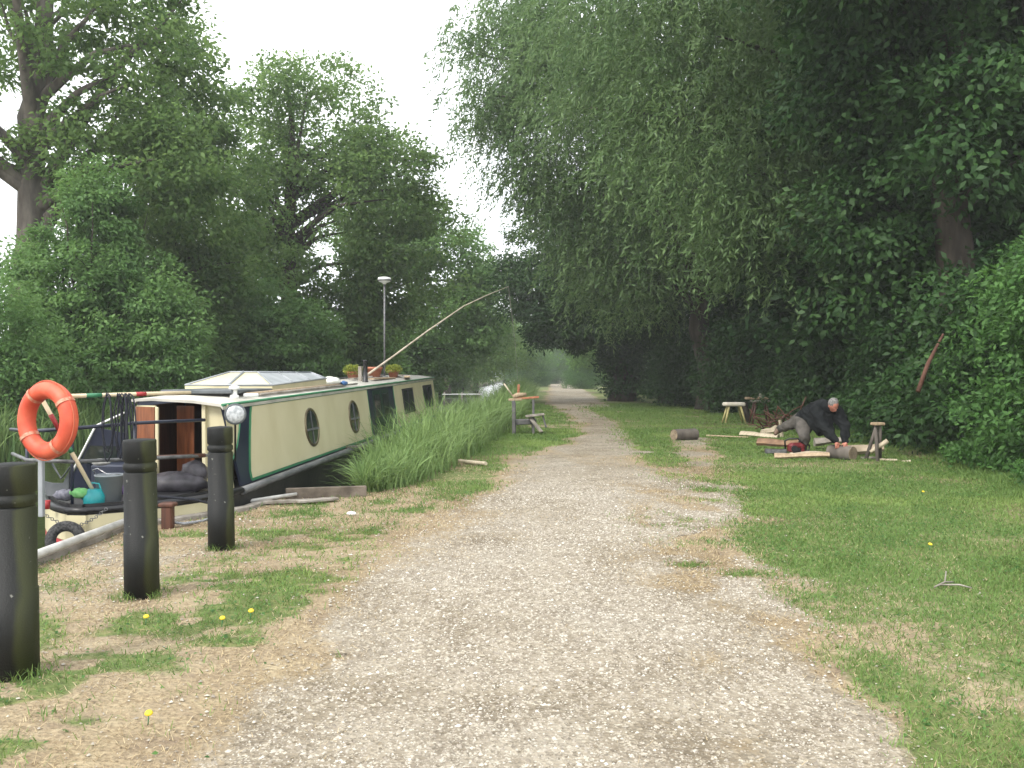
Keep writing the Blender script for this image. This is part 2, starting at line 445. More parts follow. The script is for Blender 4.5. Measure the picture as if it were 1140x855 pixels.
# ------------------------------------------------------------------ trees and plants
M_BARK = mat('bark', (.030, .024, .018), (.075, .06, .045), rough=.95, scale=5, bump=.9, bscale=9, stretch=(1, 1, .25))
M_BARK_PALE = mat('pale_bark', (.065, .056, .048), (.15, .13, .11), rough=.95, scale=4, bump=.9, bscale=8, stretch=(1, 1, .3))
LM_OAK = leaf_mat('oak_leaves', (.066, .140, .040), (.180, .290, .085), trans=.55)
LM_BRIGHT = leaf_mat('bright_leaves', (.075, .165, .048), (.180, .320, .095), trans=.45)
LM_WILLOW = leaf_mat('willow_leaves', (.060, .125, .042), (.165, .260, .095), trans=.35)
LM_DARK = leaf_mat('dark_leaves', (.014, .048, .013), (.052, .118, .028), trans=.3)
LM_UNDER = leaf_mat('undergrowth_leaves', (.038, .105, .025), (.105, .225, .055))
LM_REED = leaf_mat('reed_blades', (.080, .155, .045), (.26, .37, .13), trans=.25, rough=.6)
LM_LAWN = leaf_mat('lawn_blades', (.085, .17, .042), (.22, .31, .085), trans=.25, rough=.7)
LM_STRAW = leaf_mat('straw_blades', (.22, .16, .09), (.54, .44, .27), trans=.1, rough=.8)

def norm(a): return a / (np.linalg.norm(a, axis=1, keepdims=True) + 1e-9)
def leaf_arrays(pos, axis, nrm, L, W):
    axis = norm(axis); side = norm(np.cross(axis, nrm)); n2 = np.cross(side, axis)
    L = L[:, None]; W = W[:, None]
    v = np.stack([pos, pos + axis * L * .45 + side * W * .5 + n2 * W * .12, pos + axis * L - n2 * L * .1, pos + axis * L * .45 - side * W * .5 + n2 * W * .12], 1)
    f = np.arange(len(pos) * 4).reshape(-1, 4)
    return v.reshape(-1, 3), f
def clump_points(rng, ells, n, gap, seed):
    P = []; O = []
    tot = sum(e[2] if len(e) > 2 else 1 for e in ells)
    for e in ells:
        c = np.array(e[0], float); r = np.array(e[1], float); k = int(n * (e[2] if len(e) > 2 else 1) / tot)
        d = norm(rng.normal(size=(k * 3, 3))); rad = .30 + .72 * rng.random((k * 3, 1)) ** .6
        bump = .80 + .42 * n3(d * 3 + seed * 3.1 + c * .1, 1.3, seed)[:, None]
        p = c + d * rad * r * bump
        ok = n3(p, .55, seed + 2) > gap
        p = p[ok][:k]; d = d[ok][:k]
        P.append(p); O.append(d)
    return np.concatenate(P), np.concatenate(O)
def crown_mesh(seed, ells, n_clump, per, cr, L, W, gap=.36, style='leafy'):
    rng = np.random.default_rng(seed)
    C, D = clump_points(rng, ells, n_clump, gap, seed)
    k = len(C); ct = rng.random(k)
    if style == 'willow':
        ns = 5; m = max(4, per // ns)
        st = np.repeat(C, ns, 0) + rng.normal(size=(k * ns, 3)) * cr * np.array([1, 1, .5])
        out = np.repeat(D, ns, 0) + rng.normal(size=(k * ns, 3)) * .5; out[:, 2] = .15; out = norm(out)
        ln = rng.uniform(.5, 1.5, (k * ns, 1)) * (cr / .6)
        t = (np.arange(m) / m)[None, :, None]
        path = st[:, None, :] + out[:, None, :] * (ln[:, None, :] * .55 * (1 - (1 - t) ** 2)) + np.array([0, 0, -1.0])[None, None, :] * (ln[:, None, :] * t ** 1.6)
        pos = path.reshape(-1, 3); N = len(pos)
        ax = np.repeat(out, m, 0) * .5 + rng.normal(size=(N, 3)) * .55 + np.array([0, 0, -.75])
        nr = rng.normal(size=(N, 3)) + np.array([0, 0, .6])
        tint = np.repeat(np.repeat(ct, ns), m) * .6 + rng.random(N) * .4
    else:
        N = k * per
        off = norm(rng.normal(size=(N, 3))) * (rng.random((N, 1)) ** .45) * cr * np.repeat(rng.uniform(.75, 1.75, k), per)[:, None] * np.array([1.25, 1.25, .62])
        pos = np.repeat(C, per, 0) + off
        outw = np.repeat(D, per, 0)
        ax = norm(off) * .7 + outw * .3 + rng.normal(size=(N, 3)) * .6 + np.array([0, 0, -.25])
        nr = np.array([0, 0, .55]) + norm(off) * .75 + outw * .35 + rng.normal(size=(N, 3)) * .38
        tint = np.repeat(ct, per) * .6 + rng.random(N) * .4
    v, f = leaf_arrays(pos, ax, nr, rng.uniform(.7, 1.25, N) * L, rng.uniform(.7, 1.2, N) * W)
    return v, f, np.clip(tint, 0, 1), C

def tree(name, label, cat, base, height, tr, ells, n_clump, per, cr, L, W, lm, bark, group=None, seed=1, gap=.36, style='leafy', lean=(0, 0), limbs=14, stems=1, sink=.3, fork=.4):
    """ells: (centre relative to base, radii, weight)"""
    base = Vector(base); root = thing(name, base, label, cat, group)
    v, f, t, C = crown_mesh(seed, ells, n_clump, per, cr, L, W, gap, style)
    cr_o = link_np('crown', np_mesh('crown', v, f, {'tint': t}), lm, root)
    rng = random.Random(seed * 7 + 1); b = MB()
    for s in range(stems):
        a = rng.uniform(0, 6.28); sp = 0 if stems == 1 else 1
        pts = []; rs = []; nseg = 9
        for i in range(nseg + 1):
            q = i / nseg
            pts.append(base + Vector((lean[0] * q + sp * math.cos(a) * q * height * .22 + rng.uniform(-.12, .12) * (q > 0) * tr * 3,
                                      lean[1] * q + sp * math.sin(a) * q * height * .22 + rng.uniform(-.12, .12) * (q > 0) * tr * 3,
                                      -sink + q * (height + sink))))
            rs.append(tr / (stems ** .5) * ((1 - q) ** .8 * .85 + .1 + .35 * max(0, 1 - q * 8) ** 2))
        b.tube(pts, rs, 10, noise=.07, rng=rng)
        tips = C[np.random.default_rng(seed + s).choice(len(C), min(limbs, len(C)), replace=False)]
        for tip in tips:
            tip = Vector(tip) + base; q = fork + (1 - fork) * rng.random() * .85
            q = min(q, max(.15, (tip.z - base.z) / height * .85)); i = int(q * nseg); st = pts[i].lerp(pts[min(i + 1, nseg)], q * nseg - i)
            r0 = rs[i] * .55
            mid = st.lerp(tip, .5) + Vector((rng.uniform(-.3, .3), rng.uniform(-.3, .3), .12 * (tip - st).length * (1 if style != 'willow' else 1.6)))
            q1 = st.lerp(mid, .5) + Vector((0, 0, .05)); q2 = mid.lerp(tip, .5) + Vector((rng.uniform(-.15, .15), rng.uniform(-.15, .15), 0))
            b.tube([st, q1, mid, q2, tip], [r0, r0 * .75, r0 * .5, r0 * .3, r0 * .08], 6, caps=False)
    b.build('trunk', bark, root)
    return root

# opposite bank, left
OAKS = 'tall trees on the far bank'
tree('oak_tree', 'tall tree with thick grey trunk at far left, airy crown full of sky gaps', 'tree', (-15.4, 27, 0), 18, .62,
     [((3.0, 1, 11.5), (3.0, 3, 3.6), 1.0), ((0.2, 0, 14.5), (5.0, 4, 3.6), 1.3), ((-2.6, 0, 10), (2.2, 3, 4), .5), ((5.0, .5, 8.2), (1.8, 2, 2.4), .5), ((1.5, .5, 8.2), (1.8, 2, 1.6), .3)], 420, 74, .48, .20, .12, LM_OAK, M_BARK_PALE, OAKS, seed=3, gap=.49, limbs=22, lean=(.6, 0), fork=.3)
tree('oak_tree', 'dense dark conical tree rising behind the bright bush at the left', 'tree', (-12.6, 31, 0), 14, .35,
     [((.4, 0, 10.8), (2.0, 2.2, 3.8), 1.2), ((.8, 0, 7.5), (2.8, 2.8, 3.6), 1.4), ((0, 0, 4.2), (3.2, 2.6, 2.6), 1)], 460, 84, .5, .20, .12, LM_OAK, M_BARK, OAKS, seed=4, gap=.36, limbs=16)
tree('oak_tree', 'broad rounded oak behind the cream boat, crown pierced by sky', 'tree', (-10.2, 39, 0), 15, .5,
     [((1.2, 0, 12.6), (4.0, 3.6, 3.6), 1.5), ((4.6, 0, 9.6), (3.6, 3, 3.4), 1.3), ((-2.6, 0, 9.4), (2.8, 3, 3.2), .9), ((.6, 0, 6.4), (4.6, 3.2, 2.8), 1.5), ((3.4, 0, 4.6), (4.6, 2.5, 2.2), 1.1)], 800, 78, .58, .22, .13, LM_OAK, M_BARK, OAKS, seed=5, gap=.475, limbs=30)
tree('oak_tree', 'mid green tree beyond the fishing pole, sloping down to the right', 'tree', (-9.4, 54, 0), 14, .4,
     [((1.5, 0, 10.8), (3.4, 3, 3.6), 1.1), ((4.6, 0, 8.2), (3.6, 3, 3.6), 1.2), ((3.6, 0, 4.4), (5.2, 3, 3.2), 1.5), ((6.8, 0, 5.4), (2.2, 2, 2.8), .6)], 560, 74, .64, .26, .15, LM_BRIGHT, M_BARK, OAKS, seed=6, gap=.36, limbs=18)
tree('alder_tree', 'small airy tree leaning over the canal where the sky gap narrows', 'tree', (-5.6, 74, 0), 11, .3,
     [((2.2, 0, 9.8), (2.2, 2, 2.8), .7), ((1.5, 0, 6), (4.6, 3, 3.6), 1.4), ((4.2, 0, 4), (3.2, 3, 2.8), 1)], 520, 46, .62, .24, .13, LM_OAK, M_BARK, OAKS, seed=7, gap=.46, limbs=14)
tree('alder_tree', 'distant hazy tree at the bend where the canal disappears', 'tree', (-4.6, 108, 0), 10, .3,
     [((2.2, 0, 5.5), (5, 4, 4.6), 1), ((6.2, 2, 4), (3, 3, 3.2), .6)], 420, 42, .8, .3, .17, LM_BRIGHT, M_BARK, OAKS, seed=8, gap=.34, limbs=8)
# shrubs on the opposite bank
SH = 'bushes along the far bank'
tree('bush', 'large bright green pointed bush at left behind the life ring', 'bush', (-12.2, 25, 0), 6.4, .14,
     [((.1, 0, 6.1), (1.0, 1.1, 1.7), .6), ((-.5, 0, 3.9), (2.3, 1.8, 2.2), 1.3), ((1.1, 0, 3.0), (2.1, 1.6, 2.3), 1.2), ((.4, -.3, 1.5), (2.9, 1.7, 1.6), 1.3)], 720, 110, .34, .16, .075, LM_BRIGHT, M_BARK, SH, seed=11, gap=.22, limbs=16, stems=4, fork=.2)
tree('bush', 'pale green bush cut off by the left edge of the photo', 'bush', (-12.9, 20.5, 0), 3.4, .08,
     [((0, 0, 2.5), (1.7, 1.4, 1.7), 1), ((.4, 0, 1.2), (1.8, 1.3, 1.2), .8)], 300, 70, .32, .12, .06, LM_BRIGHT, M_BARK, SH, seed=12, gap=.24, limbs=10, stems=3, fork=.2)
tree('bush', 'rounded green bush just above the pitched skylight of the boat', 'bush', (-10.3, 33.5, 0), 4.6, .12,
     [((-.6, 0, 3.9), (2.0, 1.7, 1.6), 1), ((1.2, 0, 2.6), (2.4, 1.7, 1.8), 1), ((-.6, 0, 1.6), (2.8, 1.8, 1.8), 1)], 440, 110, .42, .18, .10, LM_BRIGHT, M_BARK, SH, seed=13, gap=.24, limbs=12, stems=3, fork=.2)
tree('bush', 'low dark bush behind the doorway of the boat', 'bush', (-12.6, 29.5, 0), 4.0, .1,
     [((.4, 0, 2.2), (2.6, 1.8, 2.4), 1)], 380, 60, .42, .15, .08, LM_OAK, M_BARK, SH, seed=14, gap=.22, limbs=8, stems=3, fork=.2)
for i, (bx, by, hh, lab) in enumerate(((-9.4, 43, 4.0, 'bush above the far end of the skylight, below the oak'), (-8.8, 52, 4.4, 'bush left of the white mast lamp, low over the water'),
                                    (-7.6, 63, 4.6, 'pale bush under the middle of the long pole'), (-6.6, 78, 4.6, 'distant pale bush left of the lathe on the far bank'),
                                    (-5.5, 96, 5, 'farthest bush of the far bank, at the bright water'))):
    tree('bush', lab, 'bush', (bx, by, 0), hh, .1, [((.6, 0, hh * .55), (3.0, 2.4, hh * .5), 1), ((-1.6, 0, hh * .4), (2, 2, hh * .4), .6)], 260, 80, .55, .24, .14, LM_BRIGHT, M_BARK, SH, seed=20 + i, gap=.26, limbs=8, stems=3, fork=.2)

# towpath side, right
RT = 'big trees along the towpath'
def dup(o, loc, rz, sc, label, group=None):
    c = copy_tree(o); c.location = loc; c.rotation_euler = (0, 0, rz); c.scale = (sc, sc, sc); c['label'] = label
    if group: c['group'] = group
    return c
tree('willow_tree', 'grey green willow hanging over the grass, its long leaves nearest in view', 'tree', (10.6, 25.5, .6), 15, .45,
     [((-4.4, -1.5, 8.6), (3.6, 3.6, 4.2), 1.3), ((-6.6, 1, 11.6), (3.4, 3.6, 4.0), 1.2), ((-1.2, -2, 8.2), (3.2, 3, 3.8), 1.1), ((-1, 0, 13), (5.5, 4, 4), 1.6), ((-3.3, -2.5, 5.2), (2.4, 2, 1.8), .6)], 2000, 60, .55, .21, .055, LM_WILLOW, M_BARK, RT, seed=31, gap=.33, style='willow', limbs=26, lean=(-1.5, 0), fork=.25)
tree('willow_tree', 'tall willow whose crown reaches left over the path against the sky', 'tree', (8.6, 37, 0), 17, .55,
     [((-6.6, 0, 12.8), (3.0, 4, 5.0), 1.3), ((-3.2, 0, 8.2), (4.6, 4, 4.4), 1.5), ((-6.2, 0, 17.5), (3.2, 4, 3.0), .8), ((-1, 0, 15), (5.4, 4, 4.4), 1.4), ((-9.6, 0, 14.5), (1.4, 2.4, 2.6), .35)], 2000, 56, .66, .26, .075, LM_WILLOW, M_BARK, RT, seed=32, gap=.36, style='willow', limbs=26, lean=(-1.5, 0), fork=.25)
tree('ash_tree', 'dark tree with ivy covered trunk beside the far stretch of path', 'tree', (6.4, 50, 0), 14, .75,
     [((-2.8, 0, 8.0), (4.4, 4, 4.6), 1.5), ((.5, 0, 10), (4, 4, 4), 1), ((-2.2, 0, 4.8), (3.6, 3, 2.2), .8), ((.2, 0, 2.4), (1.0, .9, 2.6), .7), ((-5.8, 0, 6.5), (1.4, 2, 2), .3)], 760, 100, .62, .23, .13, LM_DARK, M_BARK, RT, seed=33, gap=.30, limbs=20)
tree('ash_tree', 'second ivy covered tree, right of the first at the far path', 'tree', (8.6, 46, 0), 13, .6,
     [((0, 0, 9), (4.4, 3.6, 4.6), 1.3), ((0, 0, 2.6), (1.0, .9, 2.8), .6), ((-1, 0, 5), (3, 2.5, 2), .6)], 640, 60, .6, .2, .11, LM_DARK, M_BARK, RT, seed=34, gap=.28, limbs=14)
ash = tree('ash_tree', 'far tree of the green tunnel over the path', 'tree', (10.6, 72, 0), 14, .45,
     [((-2.6, 0, 8.5), (5.4, 4, 5), 1.5), ((-2, 0, 4.2), (4.4, 3, 2.6), .9)], 600, 60, .8, .28, .16, LM_BRIGHT, M_BARK, RT, seed=35, gap=.30, limbs=10)
dup(ash, (13.2, 100, 0), 1.2, 1.0, 'hazy tree beyond the green tunnel on the right', RT)
dup(ash, (15, 138, 0), 2.6, .95, 'pale tree closing the end of the path on the right', RT)
dup(ash, (3.5, 172, 0), 4.1, 1.0, 'faint tree in the gap straight down the path', RT)
dup(ash, (-6.5, 150, 0), 5.0, .8, 'faint tree at the far end of the canal', RT)
dup(ash, (8.5, 168, 0), 0.6, 1.05, 'faint tree closing the path behind the bright patch', RT)
dup(ash, (14.5, 176, 0), 3.3, 1.2, 'faint tree closing the path further right', RT)
dup(ash, (-1.5, 190, 0), 1.9, 1.1, 'faint tree closing the view between path and canal', RT)
# dark wood on the right
DW = 'dark trees behind the man'
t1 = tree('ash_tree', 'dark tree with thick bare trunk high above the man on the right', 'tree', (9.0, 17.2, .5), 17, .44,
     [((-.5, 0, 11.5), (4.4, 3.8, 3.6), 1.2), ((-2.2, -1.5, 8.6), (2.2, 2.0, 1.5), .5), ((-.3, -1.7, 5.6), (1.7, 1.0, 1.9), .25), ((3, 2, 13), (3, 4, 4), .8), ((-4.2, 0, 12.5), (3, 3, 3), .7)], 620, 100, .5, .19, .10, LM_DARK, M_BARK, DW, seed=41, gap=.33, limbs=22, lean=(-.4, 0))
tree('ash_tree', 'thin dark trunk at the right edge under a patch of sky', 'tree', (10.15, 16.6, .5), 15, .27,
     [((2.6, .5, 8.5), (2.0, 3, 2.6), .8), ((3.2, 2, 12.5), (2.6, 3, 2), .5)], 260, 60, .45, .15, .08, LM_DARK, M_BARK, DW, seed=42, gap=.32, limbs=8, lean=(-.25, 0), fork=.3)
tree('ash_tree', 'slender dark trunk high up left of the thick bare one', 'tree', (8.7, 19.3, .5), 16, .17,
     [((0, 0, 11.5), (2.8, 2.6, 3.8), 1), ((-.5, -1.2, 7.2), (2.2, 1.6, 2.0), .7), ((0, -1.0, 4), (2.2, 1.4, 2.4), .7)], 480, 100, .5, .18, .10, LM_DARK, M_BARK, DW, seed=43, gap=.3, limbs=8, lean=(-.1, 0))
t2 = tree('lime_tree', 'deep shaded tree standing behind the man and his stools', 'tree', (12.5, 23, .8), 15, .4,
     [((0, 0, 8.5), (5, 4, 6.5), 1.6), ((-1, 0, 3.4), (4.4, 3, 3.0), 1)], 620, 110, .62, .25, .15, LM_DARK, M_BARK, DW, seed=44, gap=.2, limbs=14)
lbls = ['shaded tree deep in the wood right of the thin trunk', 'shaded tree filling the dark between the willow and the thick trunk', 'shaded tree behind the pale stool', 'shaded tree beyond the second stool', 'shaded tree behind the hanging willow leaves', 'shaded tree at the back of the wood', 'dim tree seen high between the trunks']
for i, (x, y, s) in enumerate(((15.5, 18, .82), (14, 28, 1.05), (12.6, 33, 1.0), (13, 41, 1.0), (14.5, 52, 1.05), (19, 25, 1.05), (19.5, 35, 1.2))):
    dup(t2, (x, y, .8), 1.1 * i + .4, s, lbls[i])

# understorey shrubs on the right
US = 'leafy shrubs at the wood edge'
s1 = tree('elder_bush', 'bright elder bush at the right edge, taller than a man', 'bush', (8.45, 12.4, 0), 3.4, .07,
     [((0, 0, 2.6), (1.3, 1.4, 1.0), 1), ((.3, .3, 1.5), (1.6, 1.7, 1.2), 1.1), ((-.4, 0, .7), (1.1, 1.8, .8), .8)], 560, 58, .24, .105, .055, LM_UNDER, M_BARK, US, seed=51, gap=.24, limbs=14, stems=4, fork=.2)
dup(s1, (9.6, 14.6, .2), 2.1, 1.05, 'elder bush behind the brightest one at the right edge')
dup(s1, (9.6, 17.2, .1), 4.0, .72, 'lower elder bush right of the kneeling man')
dup(s1, (7.9, 9.2, 0), 5.2, .8, 'elder bush mostly outside the right edge')
s2 = tree('hazel_bush', 'dark hazel bush behind the kneeling man', 'bush', (10.6, 21.5, .2), 3.0, .06,
     [((0, 0, 1.6), (1.9, 1.6, 1.5), 1), ((-.2, 0, .7), (2.1, 1.5, .9), .8)], 420, 54, .3, .12, .065, LM_DARK, M_BARK, US, seed=52, gap=.24, limbs=10, stems=4, fork=.2)
for i, (x, y, s, lab) in enumerate(((10.4, 26, 1.0, 'dark hazel bush between the man and the stools'), (10.8, 31, 1.15, 'dark hazel bush behind the pale stool'), (10.6, 37, 1.2, 'dark hazel bush beyond the stools'),
                                    (10.4, 43, 1.2, 'dark hazel bush right of the ivy covered trees'), (11.2, 57, 1.3, 'hazel bush between the far tree trunks'))):
    dup(s2, (x, y, 0), i * 1.7, s, lab)
for i, (x, y, s, lab) in enumerate(((9.2, 15.8, 1.25, 'hazel bush hiding the foot of the thick bare trunk'), (9.4, 18.6, 1.1, 'hazel bush hiding the foot of the slender trunk'),
                                    (9.9, 24.0, 1.2, 'hazel bush straight behind the man, before the shaded trees'), (9.6, 34.5, 1.35, 'hazel bush below the tall willow trunk'), (12.4, 30.5, 1.5, 'tall hazel bush behind the darker stool'), (9.2, 41, 1.3, 'hazel bush before the ivy covered trees'))):
    dup(s2, (x, y, 0), i * 2.3 + 1, s, lab)
for i, (x, y, s, lab) in enumerate(((6.5, 152, 2.2, 'faint bush at the very end of the path'), (10.5, 150, 2.3, 'faint bush right of the very end of the path'), (2.0, 150, 2.2, 'faint bush between the path end and the canal'), (13.5, 118, 1.8, 'pale bush beside the far stretch of path'))):
    dup(s1, (x, y, 0), i * 1.9 + 1, s, lab)
s3 = dup(s1, (8.0, 96, 0), 1, 1.25, 'bright bush at the end of the path, right of the light patch')
dup(s1, (12.2, 88, 0), 2, 1.5, 'bright bush under the dark far tree')
dup(s1, (3.4, 118, 0), 3, 1.4, 'pale bush left of the far end of the path')

# ---- stuff: undergrowth, reeds, lawn, straw, gravel
def blades(rng, X, Y, Z, H, W, lean, tint, seg=1):
    """curved blades: seg quads narrowing to a tip"""
    N = len(X); az = rng.random(N) * 6.283; side = np.stack([np.cos(az), np.sin(az), np.zeros(N)], 1)
    la = rng.random(N) * 6.283; ld = np.stack([np.cos(la), np.sin(la), np.zeros(N)], 1) * (lean * H)[:, None]
    base = np.stack([X, Y, Z], 1); rows = []
    for i in range(seg + 1):
        t = i / (seg + .35)
        c = base + ld * t ** 2 + np.array([0, 0, 1.0]) * (H * (t - .35 * np.clip(lean, 0, 1.4) * t ** 3))[:, None]
        w = (W * (1 - t * .75) * .5)[:, None]
        rows += [c - side * w, c + side * w]
    tip = base + ld * 1.0 + np.array([0, 0, 1.0]) * (H * (1 - .35 * np.clip(lean, 0, 1.4)))[:, None]
    rows.append(tip); k = len(rows)
    v = np.stack(rows, 1).reshape(-1, 3); b0 = np.arange(N) * k
    f = []
    for i in range(seg): f.append(np.stack([b0 + 2 * i, b0 + 2 * i + 1, b0 + 2 * i + 3, b0 + 2 * i + 2], 1))
    f.append(np.stack([b0 + 2 * seg, b0 + 2 * seg + 1, b0 + k - 1, b0 + k - 1], 1))
    F = np.concatenate(f); tt = np.tile(tint, seg + 1)
    return v, F, tt
def tri_fix(v, F):  # degenerate last quad -> use a tiny fourth vertex is not needed: build tris instead
    q = F[F[:, 2] != F[:, 3]]; t = F[F[:, 2] == F[:, 3]]
    return np.concatenate([q[:, [0, 1, 2]], q[:, [0, 2, 3]], t[:, [0, 1, 2]]]), len(q)
def blade_obj(name, rng, X, Y, Z, H, W, lean, tint, m, seg=1, label=None):
    v, F, tt = blades(rng, X, Y, Z, H, W, lean, tint, seg)
    deg = F[:, 2] == F[:, 3]
    T, nq = tri_fix(v, F); tq = tt[~deg]
    o = link_np(name, np_mesh(name, v, T, {'tint': np.concatenate([tq, tq, tt[deg]])}), m)
    o['kind'] = 'stuff'
    return o
rng = np.random.default_rng(77)

# undergrowth along the wood edge
def undergrowth():
    N = 190000
    Y = 7 + 60 * rng.random(N) ** 1.7; d = rng.random(N) ** .8 * 3.4 - .15
    X = hedge_x(Y) + d + (fnoise(Y * .9, Y * 0 + 3, 5, 3) - .5) * .9
    hh = ip(Y, [7, 11, 14, 18, 25, 45, 70], [.9, .9, .9, 1.0, .9, 1.3, 1.6]) * (.55 + .9 * fnoise(X * .9, Y * .9, 15, 3)) * (.35 + .8 * sstep(-.1, 1.6, d))
    Z = ground_z(X, Y) + hh * (.15 + .85 * rng.random(N) ** .55)
    pos = np.stack([X, Y, Z], 1)
    ax = rng.normal(size=(N, 3)) + np.array([-.5, -.4, -.1]); nr = rng.normal(size=(N, 3)) * .5 + np.array([-.25, -.2, .9])
    s = ip(Y, [7, 20, 70], [.07, .10, .2]) * rng.uniform(.6, 1.3, N)
    v, f = leaf_arrays(pos, ax, nr, s, s * .6)
    t = np.clip(.55 * fnoise(X * 2.2, Y * 2.2 + Z * 2, 25, 2) + rng.random(N) * .5, 0, 1)
    o = link_np('undergrowth', np_mesh('undergrowth', v, f, {'tint': t}), LM_UNDER); o['kind'] = 'stuff'
    tagp(o, 'nettles and brambles along the edge of the wood')
undergrowth()
# low scrub on the far bank, behind everything on the left
def scrub():
    N = 70000
    Y = 16 + 90 * rng.random(N) ** 1.3; d = rng.random(N) * 7
    X = bank_x(Y) - canal_w(Y) - .1 - d
    Z = ground_z(X, Y) + (.3 + 1.3 * sstep(0, 3, d)) * (.4 + fnoise(X * .6, Y * .6, 45, 3)) * rng.random(N) ** .6
    pos = np.stack([X, Y, Z], 1); s = ip(Y, [16, 40, 110], [.13, .2, .4]) * rng.uniform(.6, 1.3, N)
    v, f = leaf_arrays(pos, rng.normal(size=(N, 3)) + np.array([.3, -.5, .3]), rng.normal(size=(N, 3)) * .5 + np.array([.2, -.3, .8]), s, s * .5)
    o = link_np('bank_scrub', np_mesh('bank_scrub', v, f, {'tint': np.clip(.5 * fnoise(X, Y, 55, 2) + .5 * rng.random(N), 0, 1)}), LM_UNDER); o['kind'] = 'stuff'
scrub()
# reeds on the near bank, and a fringe on the far bank
def reeds():
    N = 15500; Y = 10.95 + 55 * rng.random(N) ** 2.0; d = np.clip(rng.normal(size=N) * .42, -.9, .9)
    wid = ip(Y, [10.9, 12.5, 15, 30, 66], [.35, .75, .85, .7, 1.2]); X = bank_x(Y) + ip(Y, [10.9, 13, 16, 20, 60], [.22, .12, .08, .0, -.2]) + d * wid
    hull = -2.90 + .109 * (Y - 10.4)
    ok = ((X > hull) | (Y > 24)) & ((X > -.178 * Y) | (Y > 16)); X, Y = X[ok], Y[ok]; N = len(X)
    Z = np.maximum(ground_z(X, Y), -.45) - .03
    off = np.abs(X - bank_x(Y))
    H = rng.uniform(.45, 1.2, N) * ip(Y, [10.9, 12, 14, 17, 20, 26, 40, 60], [.42, .68, .95, 1.15, 1.1, 1.05, 1.15, 1.4]) * (1 - .30 * np.clip(X - bank_x(Y), 0, 1)) * (.75 + .5 * fnoise(X * 1.5, Y * 1.2, 65, 2)) - Z * .6
    lean = rng.uniform(.15, 1.25, N) ** 1.2
    t = np.clip(rng.random(N) * .6 + .4 * fnoise(X * 2, Y * 2, 75, 2), 0, 1)
    tagp(blade_obj('reeds', rng, X, Y, Z, H, rng.uniform(.013, .03, N) * ip(Y, [11, 30, 60], [1, 1.5, 2.6]), lean, t, LM_REED, 5), 'long arching reeds and sedge crowding the bank beside the boat')
    N = 16000; Y = 14 + 60 * rng.random(N) ** 1.4; X = bank_x(Y) - canal_w(Y) + rng.normal(size=N) * .5 - .4
    tagp(blade_obj('far_reeds', rng, X, Y, np.maximum(ground_z(X, Y), -.4), rng.uniform(.7, 1.5, N), rng.uniform(.03, .06, N), rng.uniform(.1, .7, N), rng.random(N), LM_REED, 3), 'reeds fringing the opposite bank')
reeds()
def scatter(n, x0, x1, y0, y1, fn, power=1.0):
    """n tries, thicker towards the camera"""
    Y = y0 + (y1 - y0) * rng.random(n) ** power; X = x0 + (x1 - x0) * rng.random(n)
    k = fn(X, Y) > rng.random(n); return X[k], Y[k]
def lawn():
    def fn(X, Y):
        g, gr, dr = masks(X, Y); return np.where((X > bank_x(Y) + .02) & (X < hedge_x(Y) + .8), gr ** 1.3, 0)
    XS, YS = [], []
    for (n, x0, x1, y0, y1) in ((150000, 1, 8, 2.8, 7), (150000, 1, 8.5, 7, 13), (110000, -1.5, 9.5, 13, 24), (60000, -1, 10, 24, 45), (70000, -4, .5, 2.6, 12)):
        X, Y = scatter(n, x0, x1, y0, y1, fn, .9); XS.append(X); YS.append(Y)
    X = np.concatenate(XS); Y = np.concatenate(YS); N = len(X)
    edge = sstep(.6, .05, np.abs(X - hedge_x(Y)))
    H = rng.uniform(.018, .05, N) * (1 + 2.5 * edge) * ip(Y, [3, 12, 24, 45], [1, 1.15, 1.5, 2.2]) * np.where(X < .5, 1.2, 1)
    W = rng.uniform(.003, .007, N) * ip(Y, [3, 8, 14, 24, 45], [1, 1.6, 2.6, 4, 7])
    yel = sstep(.5, .75, fnoise(X * .8, Y * .8, 85, 3))
    t = np.clip(.1 + .45 * rng.random(N) + .45 * yel, 0, 1)
    tagp(blade_obj('lawn_grass', rng, X, Y, ground_z(X, Y), H, W, rng.uniform(.2, 1.3, N), t, LM_LAWN, 1), 'short green grass of the verge')
    # clover and plantain leaves lying low
    X, Y = scatter(90000, 1, 8.3, 3, 15, lambda a, b: fn(a, b) * sstep(.42, .62, fnoise(a * 2.1, b * 2.1, 99, 3)), .8)
    X2, Y2 = scatter(20000, -3.8, 0, 3, 11, lambda a, b: fn(a, b) * .8, .8); X = np.r_[X, X2]; Y = np.r_[Y, Y2]; N = len(X)
    s = rng.uniform(.012, .03, N)
    v, f = leaf_arrays(np.stack([X, Y, ground_z(X, Y) + rng.uniform(.004, .035, N)], 1), rng.normal(size=(N, 3)) * [1, 1, .25], rng.normal(size=(N, 3)) * .3 + [0, 0, 1], s, s * .7)
    o = link_np('clover', np_mesh('clover', v, f, {'tint': rng.random(N)}), LM_UNDER); o['kind'] = 'stuff'; tagp(o, 'clover and plantain leaves among the grass')
lawn()
